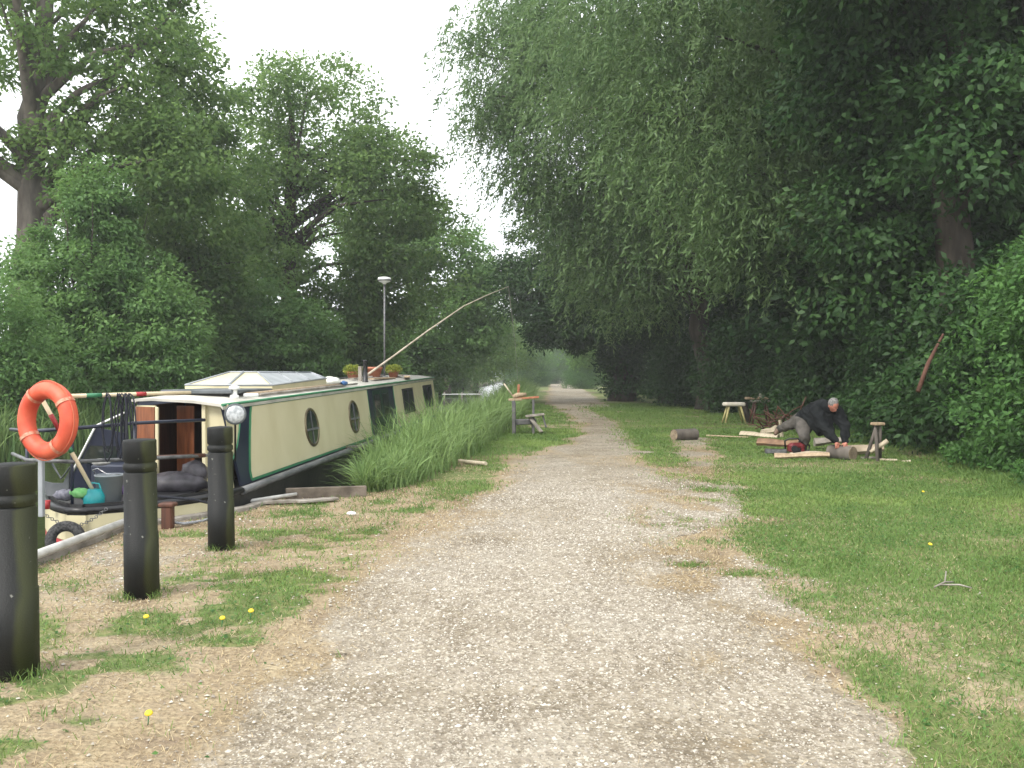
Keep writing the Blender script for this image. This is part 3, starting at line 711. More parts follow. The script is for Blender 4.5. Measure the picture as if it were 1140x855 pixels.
def straw():
    def fn(X, Y):
        g, gr, dr = masks(X, Y)
        return np.where((X > bank_x(Y) + .05), np.clip(dr * 1.1 + .12 * gr, 0, 1) * (.25 + .75 * sstep(.35, .6, fnoise(X * 2.4, Y * 2.4, 105, 3))), 0)
    X, Y = scatter(150000, -3.8, 3.5, 2.6, 14, fn, 1.1); X2, Y2 = scatter(60000, 1, 8, 3, 16, lambda a, b: fn(a, b) * .8, 1); X = np.r_[X, X2]; Y = np.r_[Y, Y2]; N = len(X)
    tagp(blade_obj('dry_grass', rng, X, Y, ground_z(X, Y) + .002, rng.uniform(.012, .035, N), rng.uniform(.0022, .0045, N) * ip(Y, [3, 14], [1, 2.6]), rng.uniform(.8, 2.6, N), rng.random(N), LM_STRAW, 1), 'dead straw coloured grass on the trodden verge')
straw()
def tufts():
    XS, YS = [], []
    for (x, y) in ((-2.48, 4.24), (-2.49, 5.73), (-2.51, 7.36)):
        a = rng.random(420) * 6.283; r = .10 + .10 * rng.random(420) ** 2; XS.append(x + r * np.cos(a)); YS.append(y + r * np.sin(a))
    X = np.concatenate(XS); Y = np.concatenate(YS); N = len(X); k = fnoise(X * 9, Y * 9, 7, 2) > .42; X = X[k]; Y = Y[k]; N = len(X)
    tagp(blade_obj('bollard_grass', rng, X, Y, ground_z(X, Y), rng.uniform(.03, .09, N), rng.uniform(.003, .006, N), rng.uniform(.2, 1.2, N), rng.random(N), LM_LAWN, 2), 'grass growing up round the feet of the bollards')
tufts()
def gravel():
    m = bpy.data.materials.new('gravel_stones'); m.use_nodes = True
    n = m.node_tree; b = n.nodes['Principled BSDF']; b.inputs['Roughness'].default_value = .85
    at = n.nodes.new('ShaderNodeAttribute'); at.attribute_name = 'tint'; r = n.nodes.new('ShaderNodeValToRGB'); e = r.color_ramp.elements
    for _ in range(3): e.new(.5)
    for i, (p, c) in enumerate(((0, (.14, .12, .09)), (.3, (.26, .225, .18)), (.6, (.37, .335, .275)), (.85, (.50, .47, .40)), (1, (.68, .66, .60)))): e[i].position = p; e[i].color = (*c, 1)
    n.links.new(at.outputs['Fac'], r.inputs[0]); n.links.new(r.outputs[0], b.inputs['Base Color'])
    def fn(X, Y):
        g, gr, dr = masks(X, Y); return np.where((X > bank_x(Y) + .05), np.clip(g ** 1.5 * (.35 + 1.1 * fnoise(X * 1.8, Y * 1.8, 115, 3)) + .05, 0, 1) * (1 - gr), 0)
    X, Y = scatter(290000, -3.8, 4, 2.5, 14.5, fn, 1.25); kk = rng.random(len(X)) > sstep(8, 14.3, Y) * .97; X = X[kk]; Y = Y[kk]; N = len(X)
    s = rng.lognormal(-5.25, .42, N) * ip(Y, [3, 14], [1, 1.7]); s = np.clip(s, .0025, .018)
    d = np.array([(1, 0, 0), (0, 1, 0), (-1, 0, 0), (0, -1, 0), (0, 0, 1)], float)
    ang = rng.random(N) * 6.28; ca, sa = np.cos(ang), np.sin(ang)
    J = rng.uniform(.65, 1.25, (N, 5, 1)); P = d[None] * J * np.array([1, .75, .62]); P[:, 4, :2] += rng.uniform(-.25, .25, (N, 2))
    x = P[..., 0] * ca[:, None] - P[..., 1] * sa[:, None]; y = P[..., 0] * sa[:, None] + P[..., 1] * ca[:, None]
    V = np.stack([x, y, P[..., 2]], -1) * s[:, None, None] + np.stack([X, Y, ground_z(X, Y) + .006], 1)[:, None, :]
    F = np.array([(0, 1, 4), (1, 2, 4), (2, 3, 4), (3, 0, 4)])[None] + (np.arange(N) * 5)[:, None, None]
    t = np.clip(rng.beta(2.2, 2.4, N) + .25 * (rng.random(N) > .93), 0, 1)
    o = link_np('gravel', np_mesh('gravel', V.reshape(-1, 3), F.reshape(-1, 3), {'tint': np.repeat(t, 4)}), m); o['kind'] = 'stuff'; tagp(o, 'pale loose stones scattered over the towpath')
gravel()
# ------------------------------------------------------------------ the narrowboat
M_NAVY = mat('navy_paint', (.012, .016, .035), (.022, .028, .05), rough=.35, scale=3)
M_CREAM = mat('cream_paint', (.52, .47, .29), (.59, .54, .355), rough=.38, scale=2.5, pos=(.3, .6), stretch=(1, 1, .5), detail=8)
M_GREEN = mat('green_paint', (.03, .16, .075), (.045, .21, .10), rough=.4, scale=4)
M_HULL = mat('black_hull', (.012, .012, .014), (.035, .033, .032), rough=.5, scale=2.5, bump=.2)
M_STRAKE = mat('worn_steel', (.07, .075, .08), (.17, .17, .17), rough=.45, scale=6, stretch=(3, .6, 3))
M_RED = mat('red_paint', (.30, .02, .025), (.42, .04, .04), rough=.5, scale=5)
M_ROOF = mat('roof_paint', (.33, .32, .28), (.50, .48, .42), rough=.6, scale=2.5, bump=.15)
M_GREY = mat('grey_panel', (.24, .26, .27), (.36, .38, .40), rough=.35, scale=3)
M_DKGREY = mat('dark_grey_paint', (.06, .07, .075), (.12, .13, .14), rough=.45, scale=4)
M_BROWNW = mat('varnished_wood', (.14, .045, .018), (.26, .09, .035), rough=.4, scale=4, stretch=(6, 6, .6))
M_DARKW = mat('dark_cabin_wood', (.05, .018, .01), (.10, .035, .018), rough=.55, scale=4, stretch=(6, 6, .6))
M_WOOD = mat('fresh_wood', (.28, .20, .125), (.42, .32, .21), rough=.75, scale=8, stretch=(3, 3, .8), bump=.1)
M_PALEW = mat('peeled_wood', (.36, .30, .21), (.54, .47, .35), rough=.7, scale=9, stretch=(1, 3, 1), bump=.1)
M_OLDW = mat('weathered_wood', (.16, .14, .115), (.34, .31, .27), rough=.9, scale=5, stretch=(1, 1, 1), bump=.5, bscale=25)
M_GLASS = mat('dark_glass', (.02, .028, .025), rough=.08, spec=.8)
M_BLACK = mat('black_metal', (.012, .012, .014), rough=.4)
M_STEEL = mat('bright_steel', (.55, .56, .57), rough=.25, metal=.9)
M_WHITE = mat('white_plastic', (.78, .78, .76), rough=.4)
M_GREYW = mat('lathe_wood', (.085, .085, .09), (.15, .145, .14), rough=.8, scale=6)
M_BLUE = mat('blue_cloth', (.05, .13, .30), rough=.8)
M_BRASS = mat('dull_brass', (.10, .08, .05), (.2, .17, .1), rough=.4, metal=.6, scale=8)

AL = math.atan2(.61, 5.6); SH = math.tan(R(1.35))
def B(l, s, z):
    """boat frame: l to starboard, s forward, z above the gunwale"""
    return Vector((-3.08 + l * math.cos(AL) + s * math.sin(AL), 10.4 - l * math.sin(AL) + s * math.cos(AL), .23 + z + s * SH))
LC = -.95
boat = thing('narrowboat', B(LC, 4, 0) - Vector((0, 0, .55)), 'long cream and navy narrowboat with green trim, moored with its open stern towards the camera', 'boat')
def hb(s):
    if s < -.8: return 1.07 * max(0.03, 1 - min(1, ((-.8 - s) / 1.38)) ** 1.5) ** .7
    if s > 12.3: return 1.07 * max(.04, 1 - ((s - 12.3) / 3.2) ** 2)
    return 1.07
def strip(m, zt, zb, ss, off=0, inset_b=0.0, both=True, ds=0.0):
    """band of hull side between two heights"""
    for sg in ((1, -1) if both else (1,)):
        o = len(m.v)
        for s in ss:
            h = hb(s) + off; m.v.append(B(LC + sg * h, s - ds, zt)); m.v.append(B(LC + sg * (h - inset_b), s - ds, zb))
        for i in range(len(ss) - 1):
            m.f.append([o + 2 * i, o + 2 * i + 1, o + 2 * i + 3, o + 2 * i + 2]); m.sm.append(False)
    o = len(m.v); s = ss[0]; h = hb(s) + off      # close the stern tip
    s = s - ds; m.v += [B(LC + h, s, zt), B(LC + h - inset_b, s, zb), B(LC - h + inset_b, s, zb), B(LC - h, s, zt)]; m.f.append([o, o + 1, o + 2, o + 3]); m.sm.append(False)
SS = [-2.18, -2.15, -2.1, -2.0, -1.9, -1.75, -1.6, -1.4, -1.2, -1.0, -.8, 0, 3, 6, 9, 12.3, 13, 13.8, 14.5, 15.0, 15.4]
m = MB(); strip(m, -.005, -1.0, SS, 0, .08)
o = len(m.v)
for s in SS: m.v += [B(LC + hb(s), s, -.005), B(LC - hb(s), s, -.005)]
for i in range(len(SS) - 1): m.f.append([o + 2 * i, o + 2 * i + 1, o + 2 * i + 3, o + 2 * i + 2]); m.sm.append(False)
hull = m.build('hull', M_HULL, boat)
SB = [s for s in SS if s <= -1.2]
m = MB(); strip(m, -.045, -.30, SB, .012, 0, ds=.015); m.build('counter_band', M_CREAM, boat)
m = MB(); strip(m, -.305, -.47, SB, .010, 0, ds=.013); m.build('red_band', M_RED, boat)
# rubbing strake round the deck edge: a black rim at the stern, a worn tube along the side
def rim(s0, s1, r, z, n=10):
    st = [s for s in SS if s0 <= s <= s1]
    return [B(LC + hb(s) + .01, s, z) for s in reversed(st)] + [B(LC - hb(s) - .01, s, z) for s in st]
m = MB(); m.tube(rim(-2.18, -.8, 0, 0), .035, 8, noise=0); m.build('stern_rim', M_BLACK, boat)
m = MB(); m.tube([B(.13, s, -.01) for s in np.arange(-.8, 12.4, .6)], .045, 10); m.tube([B(-2.03, s, -.01) for s in np.arange(-.8, 12.4, .6)], .045, 8)
m.build('rubbing_strake', M_STRAKE, boat)
# low toe plate above the counter
m = MB(); strip(m, .06, .0, SB, -.03, 0); m.build('toe_plate', M_BLACK, boat)

CS0, CS1, CH = -.73, 11.2, .95
def side_l(z, sg=1): return (-.13 * z / CH) if sg > 0 else (2 * LC + .13 * z / CH)
def SP(s, z, off=0.0):
    return B(side_l(z) + off, s, z)
# cabin shell: left side, right side, front, roof and two pieces of aft bulkhead round the doorway
cab = MB()
def shell_quad(p): cab.prism([p[0], p[1], p[2], p[3]], (0, 0, 0.0001))
def slab(m, a, b, c, d, t):
    """plate on four corners, thickness t towards the inside of the boat (vector)"""
    m.prism([a, b, c, d], t)
slab(cab, B(0, CS0 + .22, 0), B(0, CS1, 0), B(-.13, CS1, CH), B(-.13, CS0, CH), Vector((-.03, 0, 0)))
slab(cab, B(-1.9, .36, 0), B(-1.9, CS1, 0), B(-1.77, CS1, CH), B(-1.77, .36, CH), Vector((.03, 0, 0)))
slab(cab, B(-1.9, .36, 0), B(-1.14, .36, 0), B(-1.14, .36, .93), B(-1.77, .36, .93), Vector((0, .03, 0)))
slab(cab, B(0, CS1, 0), B(-1.9, CS1, 0), B(-1.77, CS1, CH), B(-.13, CS1, CH), Vector((0, -.03, 0)))
cabin = cab.build('cabin_shell', M_NAVY, boat)
m = MB(); prof = [(-.10, .93), (-.13, .965), (-.45, 1.005), (LC, 1.03), (-1.19, 1.018), (-1.21, 1.017), (-1.45, 1.005), (-1.77, .965), (-1.80, .93)]
ov = CS0 - .06; o = len(m.v)
for s in (ov, CS1 + .05):
    for l, z in prof: m.v.append(B(l, s if (l > -1.2 or s > 0) else .33, z))
    for l, z in prof: m.v.append(B(l, s if (l > -1.2 or s > 0) else .33, z - .03))
n = len(prof)
for i in range(n - 1):
    m.f.append([i, i + 1, 2 * n + i + 1, 2 * n + i]); m.sm.append(True); m.f.append([n + i, n + i + 1, 3 * n + i + 1, 3 * n + i]); m.sm.append(True)
    m.f.append([i, i + 1, n + i + 1, n + i]); m.sm.append(False); m.f.append([2 * n + i, 2 * n + i + 1, 3 * n + i + 1, 3 * n + i]); m.sm.append(False)
m.f.append([0, n, 3 * n, 2 * n]); m.sm.append(False); m.f.append([n - 1, 2 * n - 1, 4 * n - 1, 3 * n - 1]); m.sm.append(False)
roof = m.build('roof', M_ROOF, boat)
m = MB(); m.tube([B(-.105, s, .955) for s in (ov, 3, 7, CS1 + .05)], .016, 8); m.build('handrail', M_GREEN, roof)
m = MB(); m.tube([B(-1.2, s, 1.05) for s in (1.2, 11.0)], .015, 6)
for s in (.4, 2.4, 4.4, 6.4, 8.4, 10.4): pass
m.build('roof_rail', M_DKGREY, roof)
# aft bulkhead
bh = MB(); yb = CS0 + .05
for (l0, l1, z0, z1) in ((-.34, -.03, 0, .93),):
    bh.prism([B(l0, yb, z0), B(l1, yb, z0), B(min(l1, side_l(z1) - .03) if l1 > -.5 else l1, yb, z1), B(l0 if l0 > -1 else l0 + .1, yb, z1)], (B(0, .03, 0) - B(0, 0, 0)))
b_ = bh.build('aft_bulkhead', M_CREAM, boat)
m = MB(); m.beam(B(-.355, yb - .02, 0), B(-.36, yb - .02, .97), .055, .045); m.beam(B(-.34, yb - .015, .955), B(-.08, yb - .015, .935), .03, .04)
m.build('door_frame', M_PALEW if False else M_CREAM, b_)
# navy window panel of the port side of the bulkhead with sloping white edge
m = MB(); m.prism([B(-1.84, yb - .35, 0), B(-1.30, yb - .05, 0), B(-1.30, yb - .05, .62), B(-1.56, yb - .2, .70)], B(0, .02, 0) - B(0, 0, 0))
w = m.build('port_side_screen', M_NAVY, boat)
m = MB(); m.tube([B(-1.85, yb - .36, .02), B(-1.56, yb - .21, .72), B(-1.30, yb - .06, .86)], .012, 6); m.build('screen_edge', M_WHITE, w)
m = MB(); m.prism([B(-1.68, yb - .30, .30), B(-1.36, yb - .12, .30), B(-1.36, yb - .12, .48), B(-1.6, yb - .255, .50)], B(0, -.008, 0) - B(0, 0, 0)); m.build('window_pane', M_GLASS, w)
# engine room / doorway interior: wooden lining
m = MB()
m.prism([B(-1.17, yb, .0), B(-1.17, yb + 1.6, .0), B(-1.17, yb + 1.6, .93), B(-1.17, yb, .93)], (.02, 0, 0))
m.prism([B(-.33, yb + .04, -.25), B(-.33, yb + 1.6, -.25), B(-.33, yb + 1.6, .93), B(-.33, yb + .04, .93)], (-.02, 0, 0))
m.prism([B(-1.17, yb + 1.6, .0), B(-.3, yb + 1.6, .0), B(-.3, yb + 1.6, .93), B(-1.17, yb + 1.6, .93)], (0, .02, 0))
m.prism([B(-1.15, yb, .0), B(-.3, yb, .0), B(-.3, yb + 1.6, .0), B(-1.15, yb + 1.6, .0)], (0, 0, .015))
m.build('cabin_lining', M_DARKW, boat)
m = MB(); m.prism([B(-.86, yb + .30, .02), B(-.62, yb + .25, .02), B(-.62, yb + .25, .92), B(-.86, yb + .30, .92)], (0, .03, 0)); m.build('inner_door', M_BROWNW, boat)
# open doors
def door_leaf(l0, s0, l1, s1, z0, z1):
    a, b = B(l0, s0, z0), B(l1, s1, z0); c, d = B(l1, s1, z1), B(l0, s0, z1); nrm = (b - a).cross(Vector((0, 0, 1))).normalized() * .025
    m = MB(); m.prism([a, b, c, d], nrm); dr = m.build('door', M_BROWNW, boat)
    m = MB()
    m.beam(a + (a - b).normalized() * .02, d + (d - c).normalized() * .02, .035, .035); m.beam(b + (b - a).normalized() * .02, c + (c - d).normalized() * .02, .035, .035); m.beam(d, c, .03, .03)
    m.build('door_edge', M_CREAM, dr)
    m = MB(); m.box((a + b) / 2 * 1 + Vector((0, 0, (z1 - z0) * .62)) - nrm * .35, (.02, .02, .09)); m.build('door_handle', M_BRASS, dr)
    return dr
door_leaf(-1.16, yb - .03, -.89, yb - .12, .03, .93)
# sliding hatch over the doorway
m = MB(); q = Matrix.Rotation(-AL, 3, 'Z')
m.box(B(-.80, .62, 1.055), (.92, 1.3, .05), q, bev=.012); m.build('sliding_hatch', M_DKGREY, boat)
# side panels with green coach lines
def side_panel(s0, s1, z0, z1, name, cut=0.0):
    t = .035; m = MB()
    k = lambda z: -cut * (1 - (z - z0) / (z1 - z0)) ** .8 + (.10 * math.exp(-(z - z0) / .05) if cut else 0)
    zs = [z0, z0 + t * .5, z0 + t, z0 + .12, z0 + .3, z0 + .5, z1 - .12, z1 - t, z1] if cut else [z0, z0 + t, z1 - t, z1]
    out = [(s1, z0), (s1, z1)] + [(s0 + k(z), z) for z in reversed(zs)]; inn = [(s1 - .055, z0 + t), (s1 - .055, z1 - t)] + [(s0 + k(z) + .055, min(max(z, z0 + t), z1 - t)) for z in reversed(zs) if z0 + t <= z <= z1 - t]
    m.prism([SP(a, b, .003) for a, b in out], B(.004, 0, 0) - B(0, 0, 0))
    pn = MB(); pn.prism([SP(a, b, .005) for a, b in inn], B(.006, 0, 0) - B(0, 0, 0))
    p = pn.build(name, M_CREAM, boat); m.build('coach_line', M_GREEN, p); return p
side_panel(.02, 5.15, .015, .925, 'side_panel', .34); side_panel(7.0, 11.15, .015, .925, 'side_panel')
m = MB(); m.prism([SP(5.17, .895, .004), SP(6.98, .895, .004), SP(6.98, .925, .004), SP(5.17, .925, .004)], B(.005, 0, 0) - B(0, 0, 0)); m.build('coach_line', M_GREEN, boat)
# cream aft wing with green arc
arc = [(-.71, .915), (-.70, .32), (-.64, .36), (-.52, .47), (-.42, .62), (-.34, .78), (-.28, .915)]
m = MB(); m.prism([SP(s, z, .004) for s, z in arc], B(.004, 0, 0) - B(0, 0, 0)); wing = m.build('aft_wing_panel', M_CREAM, boat)
m = MB(); m.tube([SP(s, z, .012) for s, z in arc[1:]], .012, 6); m.build('coach_line', M_GREEN, wing)
# portholes
nside = (B(1, 0, .13 / CH) - B(0, 0, 0)).normalized()
for s in (2.02, 4.12):
    c = SP(s, .47, .010)
    m = MB(); m.torus(c, nside, .262, .024, 36, 8); p = m.build('porthole', M_BRASS, boat)
    m = MB(); m.lathe([(.258, 0), (.258, .004)], c + nside * .004, nside, 36); m.build('glass', M_GLASS, p)
    m = MB(); up = nside.cross(Vector((0, 1, 0))).normalized(); up = up if up.z > 0 else -up; fw = nside.cross(up)
    m.beam(c + nside * .014 - up * .25, c + nside * .014 + up * .25, .012, .012, nside); m.beam(c + nside * .016 - fw * .25 - up * .03, c + nside * .016 + fw * .25 - up * .03, .03, .02, nside); m.build('glazing_bar', M_STRAKE, p)
# side hatch with two dark green glazed doors
for (s0, s1) in ((5.42, 5.98), (6.02, 6.6)):
    m = MB(); m.prism([SP(s0, .06, .004), SP(s1, .06, .004), SP(s1, .86, .004), SP(s0, .86, .004)], B(.012, 0, 0) - B(0, 0, 0)); d_ = m.build('side_door', mat('dark_green_paint', (.01, .035, .022), rough=.35), boat)
    m = MB(); m.prism([SP(s0 + .07, .36, .017), SP(s1 - .07, .36, .017), SP(s1 - .07, .78, .017), SP(s0 + .07, .78, .017)], B(.004, 0, 0) - B(0, 0, 0)); m.build('glass', M_GLASS, d_)
for (s0, s1) in ((7.72, 8.7), (9.78, 10.75)):
    m = MB(); z0, z1 = .27, .80
    for (a, b, c, d) in ((s0, s1, z1 - .04, z1), (s0, s1, z0, z0 + .04), (s0, s0 + .05, z0 + .04, z1 - .04), (s1 - .05, s1, z0 + .04, z1 - .04), ((s0 + s1) / 2 - .02, (s0 + s1) / 2 + .02, z0 + .04, z1 - .04)):
        m.prism([SP(a, c, .009), SP(b, c, .009), SP(b, d, .009), SP(a, d, .009)], B(.018, 0, 0) - B(0, 0, 0))
    w_ = m.build('window', M_BLACK, boat)
    m = MB(); m.prism([SP(s0, z0, .0095), SP(s1, z0, .0095), SP(s1, z1, .0095), SP(s0, z1, .0095)], B(.006, 0, 0) - B(0, 0, 0)); m.build('glass', M_GLASS, w_)
# round lamp at the corner of the cabin
c = pix(262, 461, 9.55); ax = (Vector((.15, 0, 1.5)) - c).normalized()
m = MB(); m.lathe([(.05, -.07), (.10, -.04), (.120, 0), (.120, .016), (.104, .020)], c, ax, 28); lp = m.build('corner_lamp', M_DKGREY, boat)
m = MB(); m.lathe([(.104, .0), (.096, .014), (.03, .018)], c + ax * .008, ax, 28); m.build('lens', mat('lamp_lens', (.55, .57, .58), (.30, .32, .33), rough=.15, scale=30), lp)
m = MB(); m.tube([c - ax * .07, c - ax * .1 + Vector((0, 0, -.10)), B(-.03, -.62, .30)], .012, 6); m.build('bracket', M_BLACK, lp)
# pitched skylight box
s0, s1, l0, l1, zb = 1.3, 3.6, -1.62, -.36, 1.0
def bx4(s, l, z): return B(l, s, z)
E = [bx4(s0, l0, zb), bx4(s0, l1, zb), bx4(s1, l1, zb), bx4(s1, l0, zb)]
Ev = [bx4(s0, l0, zb + .10), bx4(s0, l1, zb + .10), bx4(s1, l1, zb + .13), bx4(s1, l0, zb + .13)]
T = [bx4(s0 + .5, l0 + .42, zb + .27), bx4(s0 + .5, l1 - .42, zb + .27), bx4(s1 - .05, l1 - .25, zb + .23), bx4(s1 - .05, l0 + .25, zb + .23)]
m = MB(); m.add(E + Ev, [(0, 1, 5, 4), (1, 2, 6, 5), (2, 3, 7, 6), (3, 0, 4, 7)]); m.add(Ev + T, [(0, 1, 5, 4), (2, 3, 7, 6)])
sk = m.build('skylight', M_CREAM, boat)
m = MB(); m.add([v + Vector((0, 0, .004)) for v in Ev + T], [(1, 2, 6, 5), (3, 0, 4, 7), (4, 5, 6, 7)]); m.build('skylight_panel', M_GREY, sk)
m = MB()
for a, b in ((Ev[0], T[0]), (Ev[1], T[1]), (T[0], T[1]), (T[1], T[2]), (Ev[0], Ev[1]), (Ev[1], Ev[2]), (T[2], Ev[2])): m.tube([a + Vector((0, 0, .008)), b + Vector((0, 0, .008))], .014, 6)
for t in (.35, .68): m.tube([Ev[1].lerp(Ev[2], t) + Vector((0, 0, .01)), T[1].lerp(T[2], t) + Vector((0, 0, .01))], .01, 6)
mc = (Ev[0] + Ev[1]) / 2; mt = (T[0] + T[1]) / 2; m.tube([mc + Vector((0, 0, .01)), mt + Vector((0, 0, .01))], .02, 6)
m.build('skylight_trim', M_GREY, sk)
# flue and wooden post
m = MB(); m.lathe([(.06, 0), (.06, .03), (.045, .04), (.045, .40), (.055, .405), (.055, .43), (.035, .43)], B(-.42, 6.1, .99), (0, 0, 1), 16); m.build('chimney', M_BLACK, boat)
m = MB(); m.box(B(-.58, 6.3, 1.15), (.07, .07, .30), q, bev=.006); m.build('roof_post', M_OLDW, boat)
m = MB(); m.lathe([(.055, 0), (.055, .04), (.035, .05), (.035, .11), (.07, .115), (.06, .15), (.02, .165)], B(-.34, .05, .985)); m.build('roof_vent', M_WHITE, boat)
m = MB(); m.box(B(-.20, .22, 1.02), (.05, .20, .045), q @ Matrix.Rotation(R(-35), 3, 'Z'), bev=.01); m.build('fairlead', M_WHITE, boat)
# stern rails
rails = MB()
P_ = [pix(228, 467.5, 9.55), pix(150, 471, 8.9), pix(80, 477, 8.35), pix(52, 479, 8.45), pix(30, 480, 8.75), pix(12, 478, 9.3)]
rails.tube(P_, .019, 10); rl = rails.build('stern_rail', M_NAVY, boat)
m = MB(); m.tube([pix(230, 507, 9.55), pix(150, 511, 8.9), pix(80, 514, 8.40), pix(52, 513, 8.45), pix(30, 512, 8.75), pix(14, 505, 9.3)], .019, 10); m.build('lower_rail', M_STRAKE, rl)
m = MB(); m.tube([pix(170, 509.5, 9.1), pix(228, 507, 9.53)], .024, 8); m.build('rail_sleeve', M_DARKW, rl)
for (x, yt, yb_, D) in ((80, 477, 556, 8.42), (150, 471, 552, 8.92), (30, 480, 552, 8.78)):
    m = MB(); a = pix(x, yt, D); m.tube([a, Vector((a.x, a.y, B(0, -1.8, .0).z))], .016, 8); m.build('stanchion', M_NAVY, rl)
# stern rudder post: tall grey flat bar
m = MB(); a = pix(46, 505, 8.2); m.beam(Vector((a.x, a.y, .14)), a, .045, .05); m.build('rudder_post', M_GREY, boat)
m = MB(); a = pix(60, 560, 8.6); m.tube([pix(58, 516, 8.5), pix(68, 533, 8.5), pix(78, 520, 8.5)], .01, 6); m.prism([pix(45, 535, 8.6), pix(52, 552, 8.6), pix(76, 553, 8.6), pix(77, 524, 8.6), pix(70, 538, 8.6), pix(57, 538, 8.6)], (0, .03, 0)); m.build('anchor_plate', M_DKGREY, boat)
# deck locker and dark clutter box
m = MB(); a = B(-1.15, -1.05, .0); m.box(a + Vector((0, .05, .16)), (.62, .3, .30), q, bev=.02); m.build('deck_locker', M_NAVY, boat)
m = MB(); m.lathe([(.0, 0), (.30, 0), (.31, .02), (.31, .06)], B(-.55, -1.25, -.02)); m.build('deck_hatch', M_BLACK, boat)

# ------------------------------------------------------------------ things on the boat
def rope(pts, r): return MB().tube(pts, r, 7)
# striped boathook resting along the top rail
def striped_pole(name, label, cat, a, b, r, bands, base_m, tip=None):
    root = thing(name, (a + b) / 2, label, cat)
    MB().tube([a, a.lerp(b, .33), a.lerp(b, .66), b], [r * 1.05, r, r, r * .9], 10).build('shaft', base_m, root)
    for (t0, t1, mm) in bands: MB().tube([a.lerp(b, t0), a.lerp(b, t1)], r * 1.09, 10).build('painted_band', mm, root)
    return root
M_POLE = mat('cream_pole', (.62, .50, .32), (.74, .63, .44), rough=.6, scale=6, stretch=(1, 1, 1))
striped_pole('boat_pole', 'long horizontal cream pole with green and red painted bands above the stern rail', 'pole', pix(46, 442, 8.15), pix(212, 437, 9.35), .022, ((.27, .37, M_GREEN), (.60, .67, M_RED)), M_POLE)
striped_pole('mop', 'slanting cream handle seen through the life ring, its foot beside the teal pot', 'mop', pix(41, 434, 8.25), pix(103, 545, 8.5), .021, ((.24, .40, M_RED), (.56, .62, M_GREEN)), M_POLE)
# hooked end of the mop
m = MB().tube([pix(41, 434, 8.25), pix(45, 430.5, 8.25), pix(52, 431, 8.25)], .02, 8); hk = m.build('handle_hook', M_POLE, bpy.data.objects['mop'])
# life ring
lc = pix(53, 468, 8.0); la = Vector((-.40, -.915, .03)).normalized()
ring = thing('life_ring', (lc.x, lc.y, lc.z - .37), 'worn orange life ring hanging on the stern rail', 'life ring')
M_ORANGE = mat('orange_plastic', (.52, .060, .025), (.66, .125, .06), rough=.55, scale=5, bump=.1, bscale=60)
MB().torus(lc, la, .285, .082, 48, 16, .95).build('ring', M_ORANGE, ring)
bd = MB(); qq = la.to_track_quat('Z', 'Y').to_matrix()
for a in (35, 125, 215, 305):
    cc = lc + qq @ Vector((.285 * math.cos(R(a)), .285 * math.sin(R(a)), 0)); tg = qq @ Vector((-math.sin(R(a)), math.cos(R(a)), 0))
    MB().torus(cc, tg, .0835, .004, 22, 6).lathe([(.086, -.018), (.086, .018)], cc, tg, 22, cap=False).build('strap', mat('faded_strap', (.50, .12, .06), (.55, .3, .2), rough=.6, scale=30), ring)
gp = []
for i in range(49):
    t = 2 * math.pi * i / 48; rr = .362 + .012 * abs(math.sin(2 * (t - R(35)))); gp.append(lc + qq @ Vector((rr * math.cos(t), rr * math.sin(t), .02)))
MB().tube(gp[:-1], .006, 6, closed=True).build('grab_line', mat('orange_line', (.5, .12, .06), rough=.8), ring)
# coiled black rope hanging over rail and pole
hr = MB(); rr_ = random.Random(5); M_ROPEB = mat('dark_rope', (.012, .014, .022), (.03, .033, .045), rough=.9, scale=60, bump=.4)
for i in range(9):
    x = 119 + (0 if i < 2 else 14 + (i - 2) * 2.6); D = 8.55 + .12 * rr_.random(); top = pix(x, 438, D); bot = pix(x + rr_.uniform(-2, 3), rr_.uniform(500, 518), D - .04)
    w = .045 + .02 * rr_.random()
    pts = []
    for k in range(17):
        t = 2 * math.pi * k / 16; c_ = top.lerp(bot, .5); pts.append(c_ + Vector((w * math.sin(t) + .01 * rr_.uniform(-1, 1), -.03 * math.sin(t) - .01 * i, (top.z - bot.z) / 2 * math.cos(t))))
    hr.tube(pts[:-1], .0075, 6, closed=True)
hro = hr.build('hanging_rope', M_ROPEB); tagp(hro, 'loops of dark rope hung over the striped pole and stern rail', 'rope')
# bucket, watering can, mug etc.
def deckz(p): return B(0, p[1] - 10.4, .0).z
M_BUCKET = mat('grey_plastic', (.20, .23, .25), (.27, .30, .32), rough=.5, scale=3)
bp_ = pix(122, 560, 8.62); bz = .185
bk = thing('bucket', (bp_.x, bp_.y, bz), 'square grey bucket on the stern deck', 'bucket')
MB().lathe([(.105, 0), (.135, .30), (.142, .30), (.142, .315), (.128, .315), (.10, .02)], (bp_.x, bp_.y, bz), (0, 0, 1), 24).build('tub', M_BUCKET, bk)
MB().tube([Vector((bp_.x - .13, bp_.y, bz + .31)), Vector((bp_.x - .16, bp_.y - .02, bz + .36)), Vector((bp_.x - .10, bp_.y - .04, bz + .38)), Vector((bp_.x + .02, bp_.y - .10, bz + .33)), Vector((bp_.x + .13, bp_.y, bz + .31))], .006, 6).build('handle', M_STEEL, bk)
tp = pix(105, 556, 8.5); tz = .18
M_TEAL = mat('teal_plastic', (.01, .22, .24), (.02, .30, .32), rough=.4, scale=4)
tl = thing('watering_can', (tp.x, tp.y, tz), 'round teal pot with a spout on the stern deck beside the grey bucket', 'watering can')
MB().lathe([(.06, 0), (.10, .04), (.105, .12), (.075, .18), (.05, .19)], (tp.x, tp.y, tz), (0, 0, 1), 20).build('body', M_TEAL, tl)
